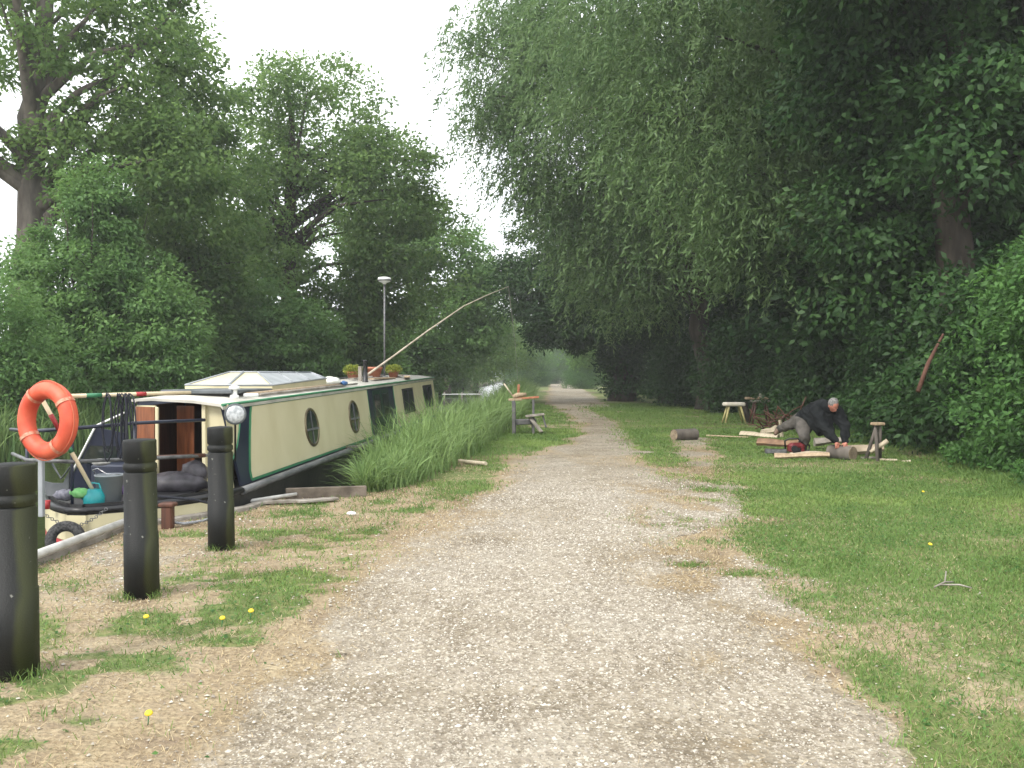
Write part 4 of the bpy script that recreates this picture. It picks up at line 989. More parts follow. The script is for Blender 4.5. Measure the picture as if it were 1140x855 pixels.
MB().tube([Vector((tp.x - .08, tp.y, tz + .07)), Vector((tp.x - .14, tp.y - .02, tz + .13)), Vector((tp.x - .16, tp.y - .02, tz + .18))], [.02, .014, .012], 8).build('spout', M_TEAL, tl)
MB().tube([Vector((tp.x - .05, tp.y, tz + .18)), Vector((tp.x - .02, tp.y, tz + .25)), Vector((tp.x + .05, tp.y, tz + .24)), Vector((tp.x + .08, tp.y, tz + .14))], .01, 6).build('handle', M_TEAL, tl)
mp = pix(52, 558, 8.42)
mg = thing('mug', (mp.x, mp.y, .18), 'small red mug on the deck edge below the life ring', 'mug')
MB().lathe([(.028, 0), (.034, .085), (.030, .085), (.025, .01)], (mp.x, mp.y, .18), (0, 0, 1), 18).build('cup', M_RED, mg)
MB().torus((mp.x - .04, mp.y, .22), (0, 1, 0), .02, .005, 14, 6).build('handle', M_RED, mg)
r2 = random.Random(3)
def cloth(c, s, m, name, label, cat):
    b = MB(); b.ball(c, s, 16, 8, .16, r2); o = b.build(name, m); tagp(o, label, cat); return o
cloth(pix(89, 549, 8.45), (.095, .06, .05), mat('green_cloth', (.10, .33, .10), (.2, .45, .18), rough=.9, scale=20), 'rag', 'crumpled light green rag beside the teal pot', 'rag')
cloth(pix(73, 551, 8.5), (.11, .07, .055), mat('grey_cloth', (.07, .075, .10), (.2, .2, .24), rough=.9, scale=20), 'rag', 'crumpled dark grey rag beside the red mug', 'rag')
cloth(pix(112, 486, 9.1), (.10, .07, .035), mat('white_cloth', (.4, .4, .38), (.6, .6, .58), rough=.9, scale=20), 'rag', 'pale cloth bundle lying on the navy locker behind the rails', 'rag')
bpy.data.objects['rag.002'].location.z = B(0, -1.05, .33).z
# dark tarpaulin heaped in the doorway
b = MB(); b.ball(B(-.5, -1.05, .10), (.34, .22, .13), 20, 10, .12, r2); b.ball(B(-.36, -.95, .2), (.16, .14, .14), 16, 8, .12, r2)
tagp(b.build('tarpaulin', mat('black_tarp', (.012, .011, .014), (.05, .045, .055), rough=.5, scale=9)), 'dark crumpled tarpaulin heaped on deck before the cabin doorway', 'tarpaulin')
b = MB(); b.ball(B(-.95, -1.25, .06), (.10, .12, .06), 14, 8, .2, r2); tagp(b.build('blanket', mat('purple_cloth', (.08, .03, .16), (.16, .08, .26), rough=.9, scale=12)), 'purple blanket bundled behind the middle bollard', 'blanket')
# rope fender and chain on the counter
fc = pix(73, 601, 8.16)
tagp(MB().torus(fc, (.3, -1, .12), .13, .05, 40, 12).build('rope_fender', mat('fender_rope', (.02, .02, .022), (.10, .10, .10), rough=.95, scale=45, bump=1)), 'dark woven rope fender ring hanging against the cream stern', 'fender')
ch = MB()
for k in range(26):
    t = k / 25; p = pix(50 + 68 * t, 573 + 15 * math.sin(math.pi * t) * (1 if t < 1 else 0) - 6 * t, 8.28 + .0)
    sg = Vector((1, 0, -.3 * math.cos(math.pi * t))).normalized(); ch.torus(p, Vector((0, 1, 0)) if k % 2 else Vector((0, .2, 1)), .014, .004, 10, 5)
tagp(ch.build('chain', M_STRAKE), 'slack chain looped across the cream stern band', 'chain')
# mooring ropes
M_ROPE = mat('grey_rope', (.22, .23, .25), (.40, .41, .43), rough=.9, scale=70, bump=.5)
for i, (pts, lab) in enumerate(((((146, 549, 8.7), (180, 553, 8.6), (215, 556, 8.8), (236, 561, 9.0)), 'thick grey mooring rope lying along the deck behind the middle bollard'),
                                 (((186, 581, 8.45), (205, 583, 8.4), (225, 580, 8.7), (262, 568, 9.4)), 'blue grey mooring rope from the short timber post to the boat'),)):
    tagp(MB().tube([pix(*p) for p in pts], .014, 7).build('mooring_rope', M_ROPE if i else M_ROPEB), lab, 'rope')
# roof clutter
def rough_pole(name, label, cat, pts, r, mm, kink=None):
    o = MB().tube([Vector(p) for p in pts], r, 8).build(name, mm); tagp(o, label, cat); return o
def rz(l, s): return B(l, s, .985 + .04 * (1 - abs((l - LC) / .85)))
rough_pole('roof_pole', 'thin wooden pole lying along the roof edge beside the skylight', 'pole', [rz(-.30, .3) + Vector((0, 0, .03)), rz(-.28, 2) + Vector((0, 0, .03)), rz(-.26, 4.3) + Vector((0, 0, .03))], .022, M_WOOD)
rough_pole('roof_pole', 'second, greyer pole lying inside the first on the roof', 'pole', [rz(-.24, .6) + Vector((0, 0, .02)), rz(-.22, 2.8) + Vector((0, 0, .02)), rz(-.2, 4.8) + Vector((0, 0, .02))], .016, M_OLDW)
b = MB(); b.ball(rz(-.42, 3.95) + Vector((0, 0, .07)), (.17, .20, .085), 18, 9, .14, r2); tagp(b.build('bag', mat('white_bag', (.62, .63, .55), (.78, .78, .72), rough=.6, scale=6)), 'crumpled white bag on the cabin roof behind the skylight', 'bag')
b = MB(); b.ball(rz(-.22, 4.1) + Vector((0, 0, .05)), (.05, .16, .04), 14, 7, .2, r2); tagp(b.build('strap_bundle', M_BLUE), 'blue strap bundle hanging at the roof edge by the white bag', 'strap')
for i, (l, s, dz) in enumerate(((-.7, 7.3, 0), (-.45, 7.5, .0), (-.9, 8.6, 0), (-.35, 9.3, 0), (-.75, 9.9, .0))):
    a = rz(l, s) + Vector((0, 0, .03 + dz)); dv = Vector((.25 - .13 * i, 1.1, .01)); mb = MB().beam(a - dv * .8, a + dv * .8, .13, .03)
    tagp(mb.build('plank', (M_OLDW, M_WOOD)[i % 2]), ('grey plank lying nearest the flue on the boat roof', 'yellowish plank beside the grey one nearest the flue', 'grey plank on the far side of the roof near the mast', 'yellowish plank at the roof edge above the square windows', 'grey plank farthest forward on the boat roof')[i], 'plank', 'planks on the boat roof')
M_POT = mat('terracotta', (.30, .10, .055), (.42, .17, .10), rough=.8, scale=8)
def foliage_ball(root, c, r, n, L, lm, seed, flat=.8):
    g = np.random.default_rng(seed); d = norm(g.normal(size=(n, 3))); p = np.array(c) + d * np.array([r, r, r * flat]) * g.uniform(.5, 1.05, (n, 1))
    org = Vector((0, 0, 0)); q_ = root
    org = np.array(root.location)
    v, f = leaf_arrays(p, d + g.normal(size=(n, 3)) * .4, g.normal(size=(n, 3)) + np.array([0, 0, .6]), np.full(n, L), np.full(n, L * .55))
    link_np('foliage', np_mesh('foliage', v - org, f, {'tint': g.random(n)}), lm, root)
LM_YEL = leaf_mat('yellow_green_leaves', (.14, .20, .04), (.34, .38, .07))
for i, (l, s, lab) in enumerate(((-1.0, 7.2, 'pot of yellow green plants left of the flue'), (-.62, 9.1, 'pot of yellow green plants right of the mast on the roof'))):
    c = rz(l, s); pl = thing('potted_plant', c, lab, 'potted plant', 'plants on the boat roof')
    MB().lathe([(.09, 0), (.13, .13), (.14, .13), (.14, .16), (.11, .16)], c, (0, 0, 1), 18).build('pot', M_POT, pl); foliage_ball(pl, c + Vector((0, 0, .19)), .18, 800, .05, LM_YEL, 60 + i, .5)
c = rz(-.75, 7.9); pl = thing('clay_pot', c, 'large reddish clay pot between the two pots of plants on the roof', 'pot')
MB().lathe([(.12, 0), (.18, .2), (.19, .2), (.19, .25), (.16, .25), (.15, .18)], c, (0, 0, 1), 20).build('pot', M_POT, pl)
# mast with round white lamp
mb_ = rz(-.8, 9.0); mx = pix(428.5, 315, mb_.y); mast = thing('mast', mb_, 'slim grey mast with a white lamp head standing on the boat roof', 'mast')
mb_top = Vector((mb_.x, mb_.y, mx.z))
MB().tube([mb_, mb_top], .022, 10).lathe([(.08, 0), (.08, .02), (.03, .03)], mb_, (0, 0, 1), 16).build('pole', M_STRAKE, mast)
MB().lathe([(.03, -.03), (.05, 0), (.13, .03), (.15, .09), (.14, .12), (.09, .13), (.02, .135)], mb_top, (0, 0, 1), 20).build('lamp_head', M_WHITE, mast)
MB().torus(mb_top + Vector((0, 0, .06)), (0, 0, 1), .15, .018, 24, 8).build('lamp_rim', M_STRAKE, mast)
print('mast px', mb_)
# springy pole of the lathe with its cord
tip = pix(566, 319, 22.0); butt = B(-.55, 6.55, 1.10); kn = pix(516, 341, 20.2)
pp = [butt, butt.lerp(kn, .25) , butt.lerp(kn, .6) + Vector((0, 0, .02)), kn, kn.lerp(tip, .5) + Vector((0, 0, .02)), tip]
sp = thing('spring_pole', butt, 'long bare bent pole reaching from the boat roof out over the bank', 'pole')
MB().tube(pp, [.024, .021, .018, .015, .011, .008], 9).build('pole', mat('grey_stick', (.32, .27, .2), (.48, .42, .33), rough=.8, scale=6), sp)
LT = Vector((.18, 21.9, 1.02))
MB().tube([tip, tip.lerp(LT, .5) + Vector((.03, 0, 0)), LT], .0035, 6).build('cord', M_OLDW, sp)
# ------------------------------------------------------------------ quay, bollards
def bollard(X, Y, label):
    z = float(ground_z(np.array([X]), np.array([Y]))[0]) - .02
    root = thing('bollard', (X, Y, z), label, 'bollard', 'black recycled plastic bollards by the quay')
    return root
M_BOL = bpy.data.materials.new('bollard_plastic'); M_BOL.use_nodes = True
def bol_mat():
    n = M_BOL.node_tree; b = n.nodes['Principled BSDF']; b.inputs['Roughness'].default_value = .6; b.inputs['Specular IOR Level'].default_value = .3
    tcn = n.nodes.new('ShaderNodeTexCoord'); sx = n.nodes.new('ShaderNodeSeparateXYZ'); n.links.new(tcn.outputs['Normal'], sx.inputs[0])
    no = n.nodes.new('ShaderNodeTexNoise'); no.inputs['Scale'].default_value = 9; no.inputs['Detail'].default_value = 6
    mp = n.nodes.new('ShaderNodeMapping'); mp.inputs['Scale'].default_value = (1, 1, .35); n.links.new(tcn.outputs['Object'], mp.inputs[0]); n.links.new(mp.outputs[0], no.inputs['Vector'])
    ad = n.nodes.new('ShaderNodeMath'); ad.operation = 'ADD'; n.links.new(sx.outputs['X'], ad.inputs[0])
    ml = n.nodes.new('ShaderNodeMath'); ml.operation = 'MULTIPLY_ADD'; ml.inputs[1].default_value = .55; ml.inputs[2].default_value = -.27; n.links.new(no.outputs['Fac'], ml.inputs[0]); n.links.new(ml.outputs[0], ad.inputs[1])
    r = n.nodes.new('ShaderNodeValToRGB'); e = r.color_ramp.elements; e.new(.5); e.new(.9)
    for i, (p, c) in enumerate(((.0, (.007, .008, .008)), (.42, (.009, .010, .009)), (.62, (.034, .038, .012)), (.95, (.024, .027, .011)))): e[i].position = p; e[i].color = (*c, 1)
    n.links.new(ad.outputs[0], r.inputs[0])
    # scuffs
    n2 = n.nodes.new('ShaderNodeTexNoise'); n2.inputs['Scale'].default_value = 26; n2.inputs['Detail'].default_value = 3; n.links.new(tcn.outputs['Object'], n2.inputs['Vector'])
    r2_ = n.nodes.new('ShaderNodeValToRGB'); r2_.color_ramp.elements[0].position = .70; r2_.color_ramp.elements[1].position = .76; n.links.new(n2.outputs['Fac'], r2_.inputs[0])
    mx = n.nodes.new('ShaderNodeMixRGB'); mx.inputs[2].default_value = (.16, .16, .14, 1); n.links.new(r2_.outputs[0], mx.inputs[0]); n.links.new(r.outputs[0], mx.inputs[1]); n.links.new(mx.outputs[0], b.inputs['Base Color'])
    bp = n.nodes.new('ShaderNodeBump'); bp.inputs['Strength'].default_value = .25; bp.inputs['Distance'].default_value = .01; n3_ = n.nodes.new('ShaderNodeTexNoise'); n3_.inputs['Scale'].default_value = 120; n.links.new(tcn.outputs['Object'], n3_.inputs['Vector']); n.links.new(n3_.outputs['Fac'], bp.inputs['Height']); n.links.new(bp.outputs[0], b.inputs['Normal'])
bol_mat()
BH = 1.075
bprof = [(.112, 0), (.110, .45), (.105, .452), (.105, BH - .225), (.096, BH - .213), (.096, BH - .206), (.107, BH - .196), (.107, BH - .166), (.096, BH - .156), (.096, BH - .148), (.106, BH - .138), (.106, BH - .012), (.102, BH - .002), (.06, BH + .003), (.0, BH + .008)]
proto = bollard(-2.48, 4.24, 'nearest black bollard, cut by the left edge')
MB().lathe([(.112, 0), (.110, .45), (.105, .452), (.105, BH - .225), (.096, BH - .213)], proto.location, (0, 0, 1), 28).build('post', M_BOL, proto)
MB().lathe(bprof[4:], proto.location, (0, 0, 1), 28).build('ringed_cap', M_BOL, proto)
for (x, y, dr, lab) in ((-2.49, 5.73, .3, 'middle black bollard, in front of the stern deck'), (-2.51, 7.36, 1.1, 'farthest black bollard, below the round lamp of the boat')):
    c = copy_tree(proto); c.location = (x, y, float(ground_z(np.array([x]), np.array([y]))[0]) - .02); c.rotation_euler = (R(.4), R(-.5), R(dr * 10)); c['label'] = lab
proto.rotation_euler = (R(-.5), R(-.4), 0)

# quay edge: pale pole lying on the coping, timber edging, short post
e0 = pix(28, 634, 6.75); e1 = pix(140, 589, 8.3)
q0 = Vector((-3.80, 6.0, .05)); q1 = Vector((-3.76, 8.25, .05))
cp = MB(); prev = None
pts_ = [Vector((bank_x(y) + .02, y, -.10)) for y in (4.0, 6, 8.25, 8.6, 8.95, 9.5, 10.25)]
for a, b in zip(pts_[:-1], pts_[1:]): cp.beam(a, b, .10, .30)
tagp(cp.build('quay_edging', M_OLDW), 'old timber edging of the quay below the stern of the boat', 'edging')
tagp(MB().tube([Vector((-3.74, 5.2, .10)), Vector((-3.73, 6.8, .095)), Vector((-3.70, 8.35, .10))], .035, 10).build('mooring_pole', mat('pale_grey_pole', (.40, .39, .36), (.56, .55, .52), rough=.7, scale=8)), 'pale grey pole lying on the quay edge between the first two bollards', 'pole')
a = pix(187, 590, 8.35)
po = thing('mooring_post', (a.x, a.y, 0), 'short dark timber mooring post between the middle and far bollards', 'post')
MB().box((a.x, a.y, .10), (.10, .10, .24), bev=.01).build('post', M_DARKW, po); MB().box((a.x, a.y, .235), (.15, .13, .04), bev=.01).build('cap', M_DARKW, po)
ed = MB(); e_ = [pix(318, 557, 10.35), pix(408, 556, 10.6)]
ed.beam(Vector((e_[0].x, e_[0].y, .02)), Vector((e_[1].x, e_[1].y, .02)), .06, .22)
tagp(ed.build('timber_board', mat('wet_old_wood', (.075, .06, .045), (.17, .14, .11), rough=.9, scale=5, bump=.5)), 'weathered board edging the bank before the reeds', 'board')
tagp(MB().tube([pix(262, 560, 9.75), pix(290, 556, 10.0), pix(330, 550, 10.35)], .022, 8).build('mooring_pole', bpy.data.materials['pale_grey_pole']), 'pale pole from the far bollard towards the hull', 'pole')
tagp(MB().beam(Vector((-2.95, 9.85, .03)), Vector((-2.35, 10.05, .03)), .10, .03).beam(Vector((-2.5, 9.9, .035)), Vector((-2.1, 10.2, .03)), .14, .025).build('plank', M_OLDW), 'grey plank lying on the bank beside the hull', 'plank')
tagp(MB().tube([pix(386, 498, 13.6), pix(425, 497, 14.2)], .03, 8).build('branch', M_BARK_PALE), 'broken branch end sticking out of the reeds against the hull', 'branch')
tagp(MB().tube([pix(497, 512, 15.2) , pix(541, 516, 14.0)], [.035, .03], 8).build('log', M_PALEW), 'thin pale peeled stick lying in the grass below the reeds', 'stick')
st = random.Random(9)
tagp(MB().ball((-1.72, 9.15, .015), (.06, .04, .025), 8, 5, .25, st).build('stone', M_WHITE), 'small white stone on the dry grass before the board', 'stone')
tagp(MB().tube([Vector((2.95, 5.95, .02)), Vector((3.05, 6.0, .045)), Vector((3.16, 6.1, .02))], .006, 6).tube([Vector((3.0, 5.98, .03)), Vector((3.10, 5.9, .05)), Vector((3.2, 5.93, .02))], .006, 6).tube([Vector((3.05, 6.0, .04)), Vector((3.12, 6.12, .09))], .005, 6).build('twig', M_OLDW), 'small pale broken twig on the lawn at the right', 'twig')
# dandelions
def dandelion(px, py, lab):
    Y = CAM_H * F_PX / (py - 418); X = (px - 570) / F_PX * Y; z = float(ground_z(np.array([X]), np.array([Y]))[0])
    r = thing('dandelion', (X, Y, z), lab, 'flower', 'small yellow flowers in the verge')
    MB().tube([Vector((X, Y, z)), Vector((X + .004, Y, z + .05))], .0025, 5).build('stem', M_GREEN, r)
    MB().lathe([(.004, -.006), (.018, .002), (.014, .01), (.0, .012)], (X + .004, Y, z + .05), (.1, -.35, 1), 12).build('flower_head', mat('yellow_petals', (.75, .55, .03), rough=.6), r)
for p in ((278, 692, 'yellow dandelion in the green tuft right of the middle bollard'), (246, 699, 'yellow dandelion left of the one in the tuft'), (163, 808, 'orange yellow dandelion nearest the camera'), (161, 697, 'dandelion at the foot of the middle bollard'),
          (1028, 552, 'yellow flower in the lawn behind the twig'), (1036, 613, 'yellow flower in the lawn right of the twig')): dandelion(*p)

# ------------------------------------------------------------------ pole lathe on the grass
def bar(m, a, b, w, h=None): m.beam(Vector(a), Vector(b), w, h or w); return m
lx, ly = .12, 22.0
def LP(px, py, dy=0): return pix(px, py, 22 + dy)
lathe = thing('pole_lathe', (.3, 22, 0), 'grey wooden pole lathe with shelf and treadle on the grass left of the path', 'lathe')
for i, (px, dy, top, w, nm) in enumerate(((572, -.15, 446, .085, 'leg'), (594, -.15, 445, .06, 'leg'), (573, .5, 448, .07, 'leg'), (593, .5, 462, .06, 'leg'))):
    a = LP(px, 482, dy); a.z = -.02; b = LP(px - .3, top, dy); MB().beam(a, b, w, w).build('leg', M_GREYW, lathe)
MB().beam(LP(571, 470, .1), LP(597, 469, .1), .40, .13).build('shelf', M_GREYW, lathe)
MB().beam(LP(566, 445, -.1), LP(581, 444.5, -.1), .12, .06).build('poppet', M_WOOD, lathe)
MB().beam(LP(575, 444, -.1), LP(600, 442, -.1), .06, .05).build('bed', mat('red_wood', (.32, .10, .05), (.48, .20, .10), rough=.7, scale=12), lathe)
MB().tube([LP(571, 442, -.1), LP(576, 440, -.1), LP(586, 439, -.1)], [.05, .07, .045], 10).build('workpiece', M_WOOD, lathe)
MB().beam(LP(577, 442, 0), LP(577.5, 428, 0), .06, .06).build('tool_rest', bpy.data.materials['red_wood'], lathe)
MB().tube([LP(571, 441, -.1), LP(561, 427, -.1)], .02, 8).build('lever', M_PALEW, lathe)
MB().beam(LP(585, 463.5, -.3), LP(606, 461, -.3), .25, .05).build('seat', M_OLDW, lathe)
MB().beam(LP(604, 462, -.3), LP(608, 476, -.4), .035, .035).build('leg', M_GREYW, lathe)
MB().beam(LP(590, 465, -.3), LP(603, 481, -.6), .10, .04).build('treadle', M_OLDW, lathe)
# ------------------------------------------------------------------ logs and stools
def log(name, label, a, b, r, mm, group=None, cat='log', n=18, jag=.05, seed=1):
    rg = random.Random(seed); a, b = Vector(a), Vector(b); root = thing(name, ((a + b) / 2).xy.to_3d(), label, cat, group)
    pts = [a.lerp(b, t) for t in (0, .25, .5, .75, 1)]
    MB().tube(pts, [r * rg.uniform(.94, 1.05) for _ in pts], n, noise=jag, rng=rg, caps=False).build('bark', mm, root)
    d = (b - a).normalized(); M_END = bpy.data.materials.get('sawn_end') or ring_mat()
    for c, s in ((a, -1), (b, 1)): MB().lathe([(r * .96, 0), (r * .93, .006)], c + d * s * -.003, d * s, n).build('sawn_end', M_END, root)
    return root
def ring_mat():
    m = mat('sawn_end', (.16, .12, .08), (.28, .22, .15), rough=.85, scale=14); return m
lg = log('log', 'short sawn log lying alone between the path and the side track', (3.72, 19.6, .13), (4.28, 19.9, .13), .135, M_BARK_PALE, seed=3)
log('log', 'thick sawn log the man leans on, its round end towards the camera', (5.72, 15.32, .13), (5.98, 14.95, .125), .135, M_BARK_PALE, seed=4)
# cleft timber and planks round the man
CL = 'split wood round the man'
def cleft(label, a, b, r, mm=None, seed=1, taper=.8):
    rg = random.Random(seed); a, b = Vector(a), Vector(b); d = (b - a).normalized(); sd = d.cross(Vector((0, 0, 1))).normalized(); up = sd.cross(d); m = MB(); n = 6; o = 0
    for i in range(n + 1):
        t = i / n; c = a.lerp(b, t) + sd * (.35 * r * math.sin(t * 5 + seed)) + up * (.12 * r * math.sin(t * 4 + 2 * seed)); k = r * (1 - (1 - taper) * t) * rg.uniform(.78, 1.15)
        for (u, v) in ((-1, -.5), (-.45, -.8), (.6, -.7), (1, -.2), (.35, .55), (-.4, .7)): m.v.append(c + sd * u * k + up * v * k * .8)
    for i in range(n):
        for k in range(6): m.f.append([i * 6 + k, i * 6 + (k + 1) % 6, (i + 1) * 6 + (k + 1) % 6, (i + 1) * 6 + k]); m.sm.append(False)
    m.f.append(list(range(5, -1, -1))); m.sm.append(False); m.f.append([n * 6 + k for k in range(6)]); m.sm.append(False)
    return tagp(m.build('cleft_wood', mm or M_WOOD), label, 'wood', CL)
cleft('long pale split piece lying before the man, left of the thick log', (4.72, 15.35, .06), (5.62, 15.1, .09), .085, M_WOOD, 2)
cleft('pale split piece behind the long one at the chainsaw', (5.05, 15.5, .06), (5.75, 15.42, .10), .075, M_PALEW, 3)
cleft('brown split slab under the raised leg of the man', (4.75, 16.5, .20), (5.45, 16.05, .24), .15, mat('red_brown_wood', (.15, .085, .05), (.26, .16, .09), rough=.8, scale=6), 4)
cleft('block of bark wood propping the brown slab', (4.85, 16.35, .05), (5.25, 16.35, .05), .10, M_BARK_PALE, 14)
cleft('wide pale slab on the ground right of the man', (6.15, 16.3, .10), (6.98, 16.0, .12), .15, mat('tan_wood', (.34, .27, .19), (.46, .38, .28), rough=.8, scale=6), 5)
cleft('greyish slab further back right of the man', (6.1, 17.2, .16), (6.7, 17.1, .2), .13, M_OLDW, 6)
cleft('short bright offcut on the grass right of the thick log', (6.35, 14.85, .03), (6.72, 14.88, .03), .045, M_PALEW, 7)
cleft('small bright chip beside the short offcut', (6.74, 14.75, .02), (6.88, 14.73, .02), .035, M_PALEW, 8)
cleft('thin grey green offcut behind the bright one', (6.2, 15.15, .03), (6.5, 15.2, .03), .05, M_OLDW, 9)
cleft('pale cleft pole lying left of the man', (5.6, 20.9, .06), (6.35, 20.3, .06), .12, M_PALEW, 10)
cleft('pale cleft lump just left of the boot', (6.15, 20.8, .12), (6.55, 21.1, .22), .11, M_PALEW, 11)
cleft('thin brown stake in the grass left of the split wood', (4.75, 20.9, .03), (5.6, 20.2, .03), .04, M_WOOD, 12)
cleft('small upright pale lump behind the boot', (6.55, 20.7, .0), (6.5, 20.7, .42), .07, M_PALEW, 13)
# stools
def stool(px, py, D, w, h, seat_m, leg_m, label, thick=.12, legs=((-1, -1), (1, -1), (1, 1), (-1, 1)), name='stool'):
    c = pix(px, py, D); c.z = float(ground_z(np.array([c.x]), np.array([c.y]))[0]); r = thing(name, c, label, name, 'rustic stools on the grass')
    MB().box(c + Vector((0, 0, h - thick / 2)), (w, w * .6, thick), .1, bev=.03).build('seat', seat_m, r)
    for sx, sy in legs:
        MB().tube([c + Vector((sx * w * .50, sy * w * .32, 0)), c + Vector((sx * w * .28, sy * w * .18, h - thick))], [.03, .036], 8).build('leg', leg_m, r)
    return r
M_YEL = mat('green_wood', (.36, .32, .13), (.50, .44, .20), rough=.7, scale=8)
stool(817, 469, 27, .64, .66, mat('whitish_wood', (.66, .60, .50), (.78, .73, .64), rough=.8, scale=8, bump=.4), M_YEL, 'stool with thick whitish slab seat and yellow legs')
s_ = stool(846, 470, 26.5, .56, .74, M_OLDW, M_DARKW, 'darker taller stool right of the white topped one', .07)
c = s_.location; MB().box((c.x - .1, c.y, c.z + .80), (.75, .16, .08), .15, bev=.02).build('crosspiece', M_WOOD, s_); MB().box((c.x + .05, c.y, c.z + .88), (.14, .14, .14), .3, bev=.02).build('block', M_OLDW, s_)
MB().beam(Vector((c.x - .2, c.y - .15, c.z + .3)), Vector((c.x + .2, c.y - .15, c.z + .3)), .03, .03).build('stretcher', M_DARKW, s_)
c2 = pix(828, 469, 27.6)
log('log', 'dark upright block leaning against the white topped stool', (c2.x + .12, 27.5, .0), (c2.x + .0, 27.6, .62), .10, M_BARK, seed=6)
# tripod stand right of the man
c = pix(977, 514, 14.9); c.z = 0; r = thing('chopping_tripod', c, 'small log tripod with flat pale top, right of the kneeling man', 'trestle')
MB().box(c + Vector((0, 0, .655)), (.20, .15, .05), .2, bev=.01).build('top', M_WOOD, r)
for dx, dy, tx in ((-.05, -.12, -.04), (.10, .14, .04), (-.16, .12, -.02)): MB().tube([c + Vector((dx, dy, 0)), c + Vector((tx, 0, .63))], [.035, .03], 8).build('leg', M_BARK_PALE, r)
MB().tube([c + Vector((-.12, .02, .16)), c + Vector((.16, -.03, .36))], [.03, .045], 8).build('brace', M_PALEW, r)
# twiggy heap behind
tw = MB(); g = random.Random(12)
for i in range(34):
    p = Vector((7.05 + g.uniform(-.55, .65), 22.5 + g.uniform(-.4, .4), .05 + g.random() * .3)); d = Vector((g.uniform(-1, 1), g.uniform(-.4, .4), g.uniform(-.1, .7))).normalized() * g.uniform(.3, .7)
    tw.tube([p, p + d * .5 + Vector((0, 0, .05)), p + d], .016, 5)
tagp(tw.build('brushwood_heap', M_DARKW), 'heap of dark brushwood behind the man', 'brushwood')
# chainsaw
c = pix(885, 506, 15.6); c.z = .0
cs = thing('chainsaw', c, 'red and black chainsaw standing on the grass left of the man', 'chainsaw')
MB().box(c + Vector((.02, 0, .17)), (.30, .20, .20), .1, bev=.05).build('engine_housing', mat('red_plastic', (.08, .008, .01), (.18, .015, .018), rough=.4, scale=4), cs)
MB().box(c + Vector((0, -.105, .13)), (.16, .03, .12), .1, bev=.02).lathe([(.06, 0), (.06, .02)], c + Vector((-.05, -.12, .17)), (0, -1, 0), 16).build('starter_cover', M_BLACK, cs)
MB().box(c + Vector((-.05, -.125, .06)), (.09, .012, .05), .1, bev=.005).build('badge', M_WHITE, cs)
MB().tube([c + Vector((-.14, .1, .12)), c + Vector((-.17, .05, .30)), c + Vector((-.10, 0, .345)), c + Vector((.05, -.02, .345)), c + Vector((.13, -.03, .26))], .016, 8).build('front_handle', M_BLACK, cs)
MB().tube([c + Vector((.14, 0, .10)), c + Vector((.25, 0, .13)), c + Vector((.27, 0, .22)), c + Vector((.14, 0, .26))], .017, 8).build('rear_handle', M_BLACK, cs)
MB().box(c + Vector((-.34, .02, .11)), (.40, .012, .07), .06, bev=.005).build('guide_bar', M_STRAKE, cs)

# ------------------------------------------------------------------ the man
def skin(name, chains, m, parent, sub=2, extra=None, vox=.014, fold=0):
    """chains: lists of (x,y,z,r); a chain given as (points, root_index_of_vertex) ; vertices at the same place are joined"""
    vs, es, rs, roots = [], [], [], []; key = {}
    for ch in chains:
        prev = None; first = True
        for (x, y, z, r) in ch:
            k = (round(x, 4), round(y, 4), round(z, 4))
            if k not in key: key[k] = len(vs); vs.append(Vector((x, y, z))); rs.append(r)
            i = key[k]
            if prev is not None and prev != i: es.append((prev, i))
            prev = i
    org = Vector((0, 0, 0)); p = parent
    while p: org += p.location; p = p.parent
    mb = MB()
    for i, v in enumerate(vs): mb.ball(v, rs[i], 14, 10)
    for i, j in es: mb.tube([vs[i], vs[j]], [rs[i], rs[j]], 14)
    for e_ in (extra or []): mb.add(e_.v, e_.f, True)
    o2 = mb.build(name, m, parent)
    md = o2.modifiers.new('r', 'REMESH'); md.mode = 'VOXEL'; md.voxel_size = vox; md.use_smooth_shade = True
    sm_ = o2.modifiers.new('s', 'SMOOTH'); sm_.factor = .5; sm_.iterations = sub
    bpy.context.view_layer.update()
    me2 = bpy.data.meshes.new_from_object(o2.evaluated_get(bpy.context.evaluated_depsgraph_get()))
    o2.modifiers.clear(); o2.data = me2; me2.name = name
    if not me2.materials: me2.materials.append(m)
    if fold:
        co = np.zeros(len(me2.vertices) * 3); me2.vertices.foreach_get('co', co); co = co.reshape(-1, 3); nn = np.zeros(len(co) * 3); me2.vertices.foreach_get('normal', nn); nn = nn.reshape(-1, 3)
        a_ = vnoise(co[:, 0] * 9 + co[:, 2] * 6, co[:, 2] * 13 - co[:, 1] * 7, 3); b_ = vnoise(co[:, 0] * 20 - co[:, 1] * 9, co[:, 2] * 17, 8)
        co = co + nn * ((1 - np.abs(2 * a_ - 1) * 2) * fold + (b_ - .5) * fold)[:, None]; me2.vertices.foreach_set('co', co.ravel()); me2.update()
    return o2
man = thing('person', (5.45, 15.7, 0), 'grey haired man in a dark jacket bending low over a log, one leg stretched back', 'person')
M_SKIN = mat('skin', (.40, .14, .10), (.50, .21, .15), rough=.55, scale=30)
M_JACKET = mat('dark_jacket', (.006, .007, .008), (.017, .019, .020), spec=.1, rough=.95, scale=8, bump=.6, bscale=14)
M_TROUSER = mat('grey_trousers', (.055, .052, .046), (.11, .10, .09), spec=.1, rough=.95, scale=7, bump=.6, bscale=12)
M_HAIR = mat('grey_hair', (.09, .088, .085), (.26, .25, .24), rough=.8, scale=40, bump=.6, bscale=80)
M_BOOT = mat('brown_boot', (.09, .055, .035), (.15, .095, .06), rough=.7, scale=10)
hip = (5.47, 16.00, .66)
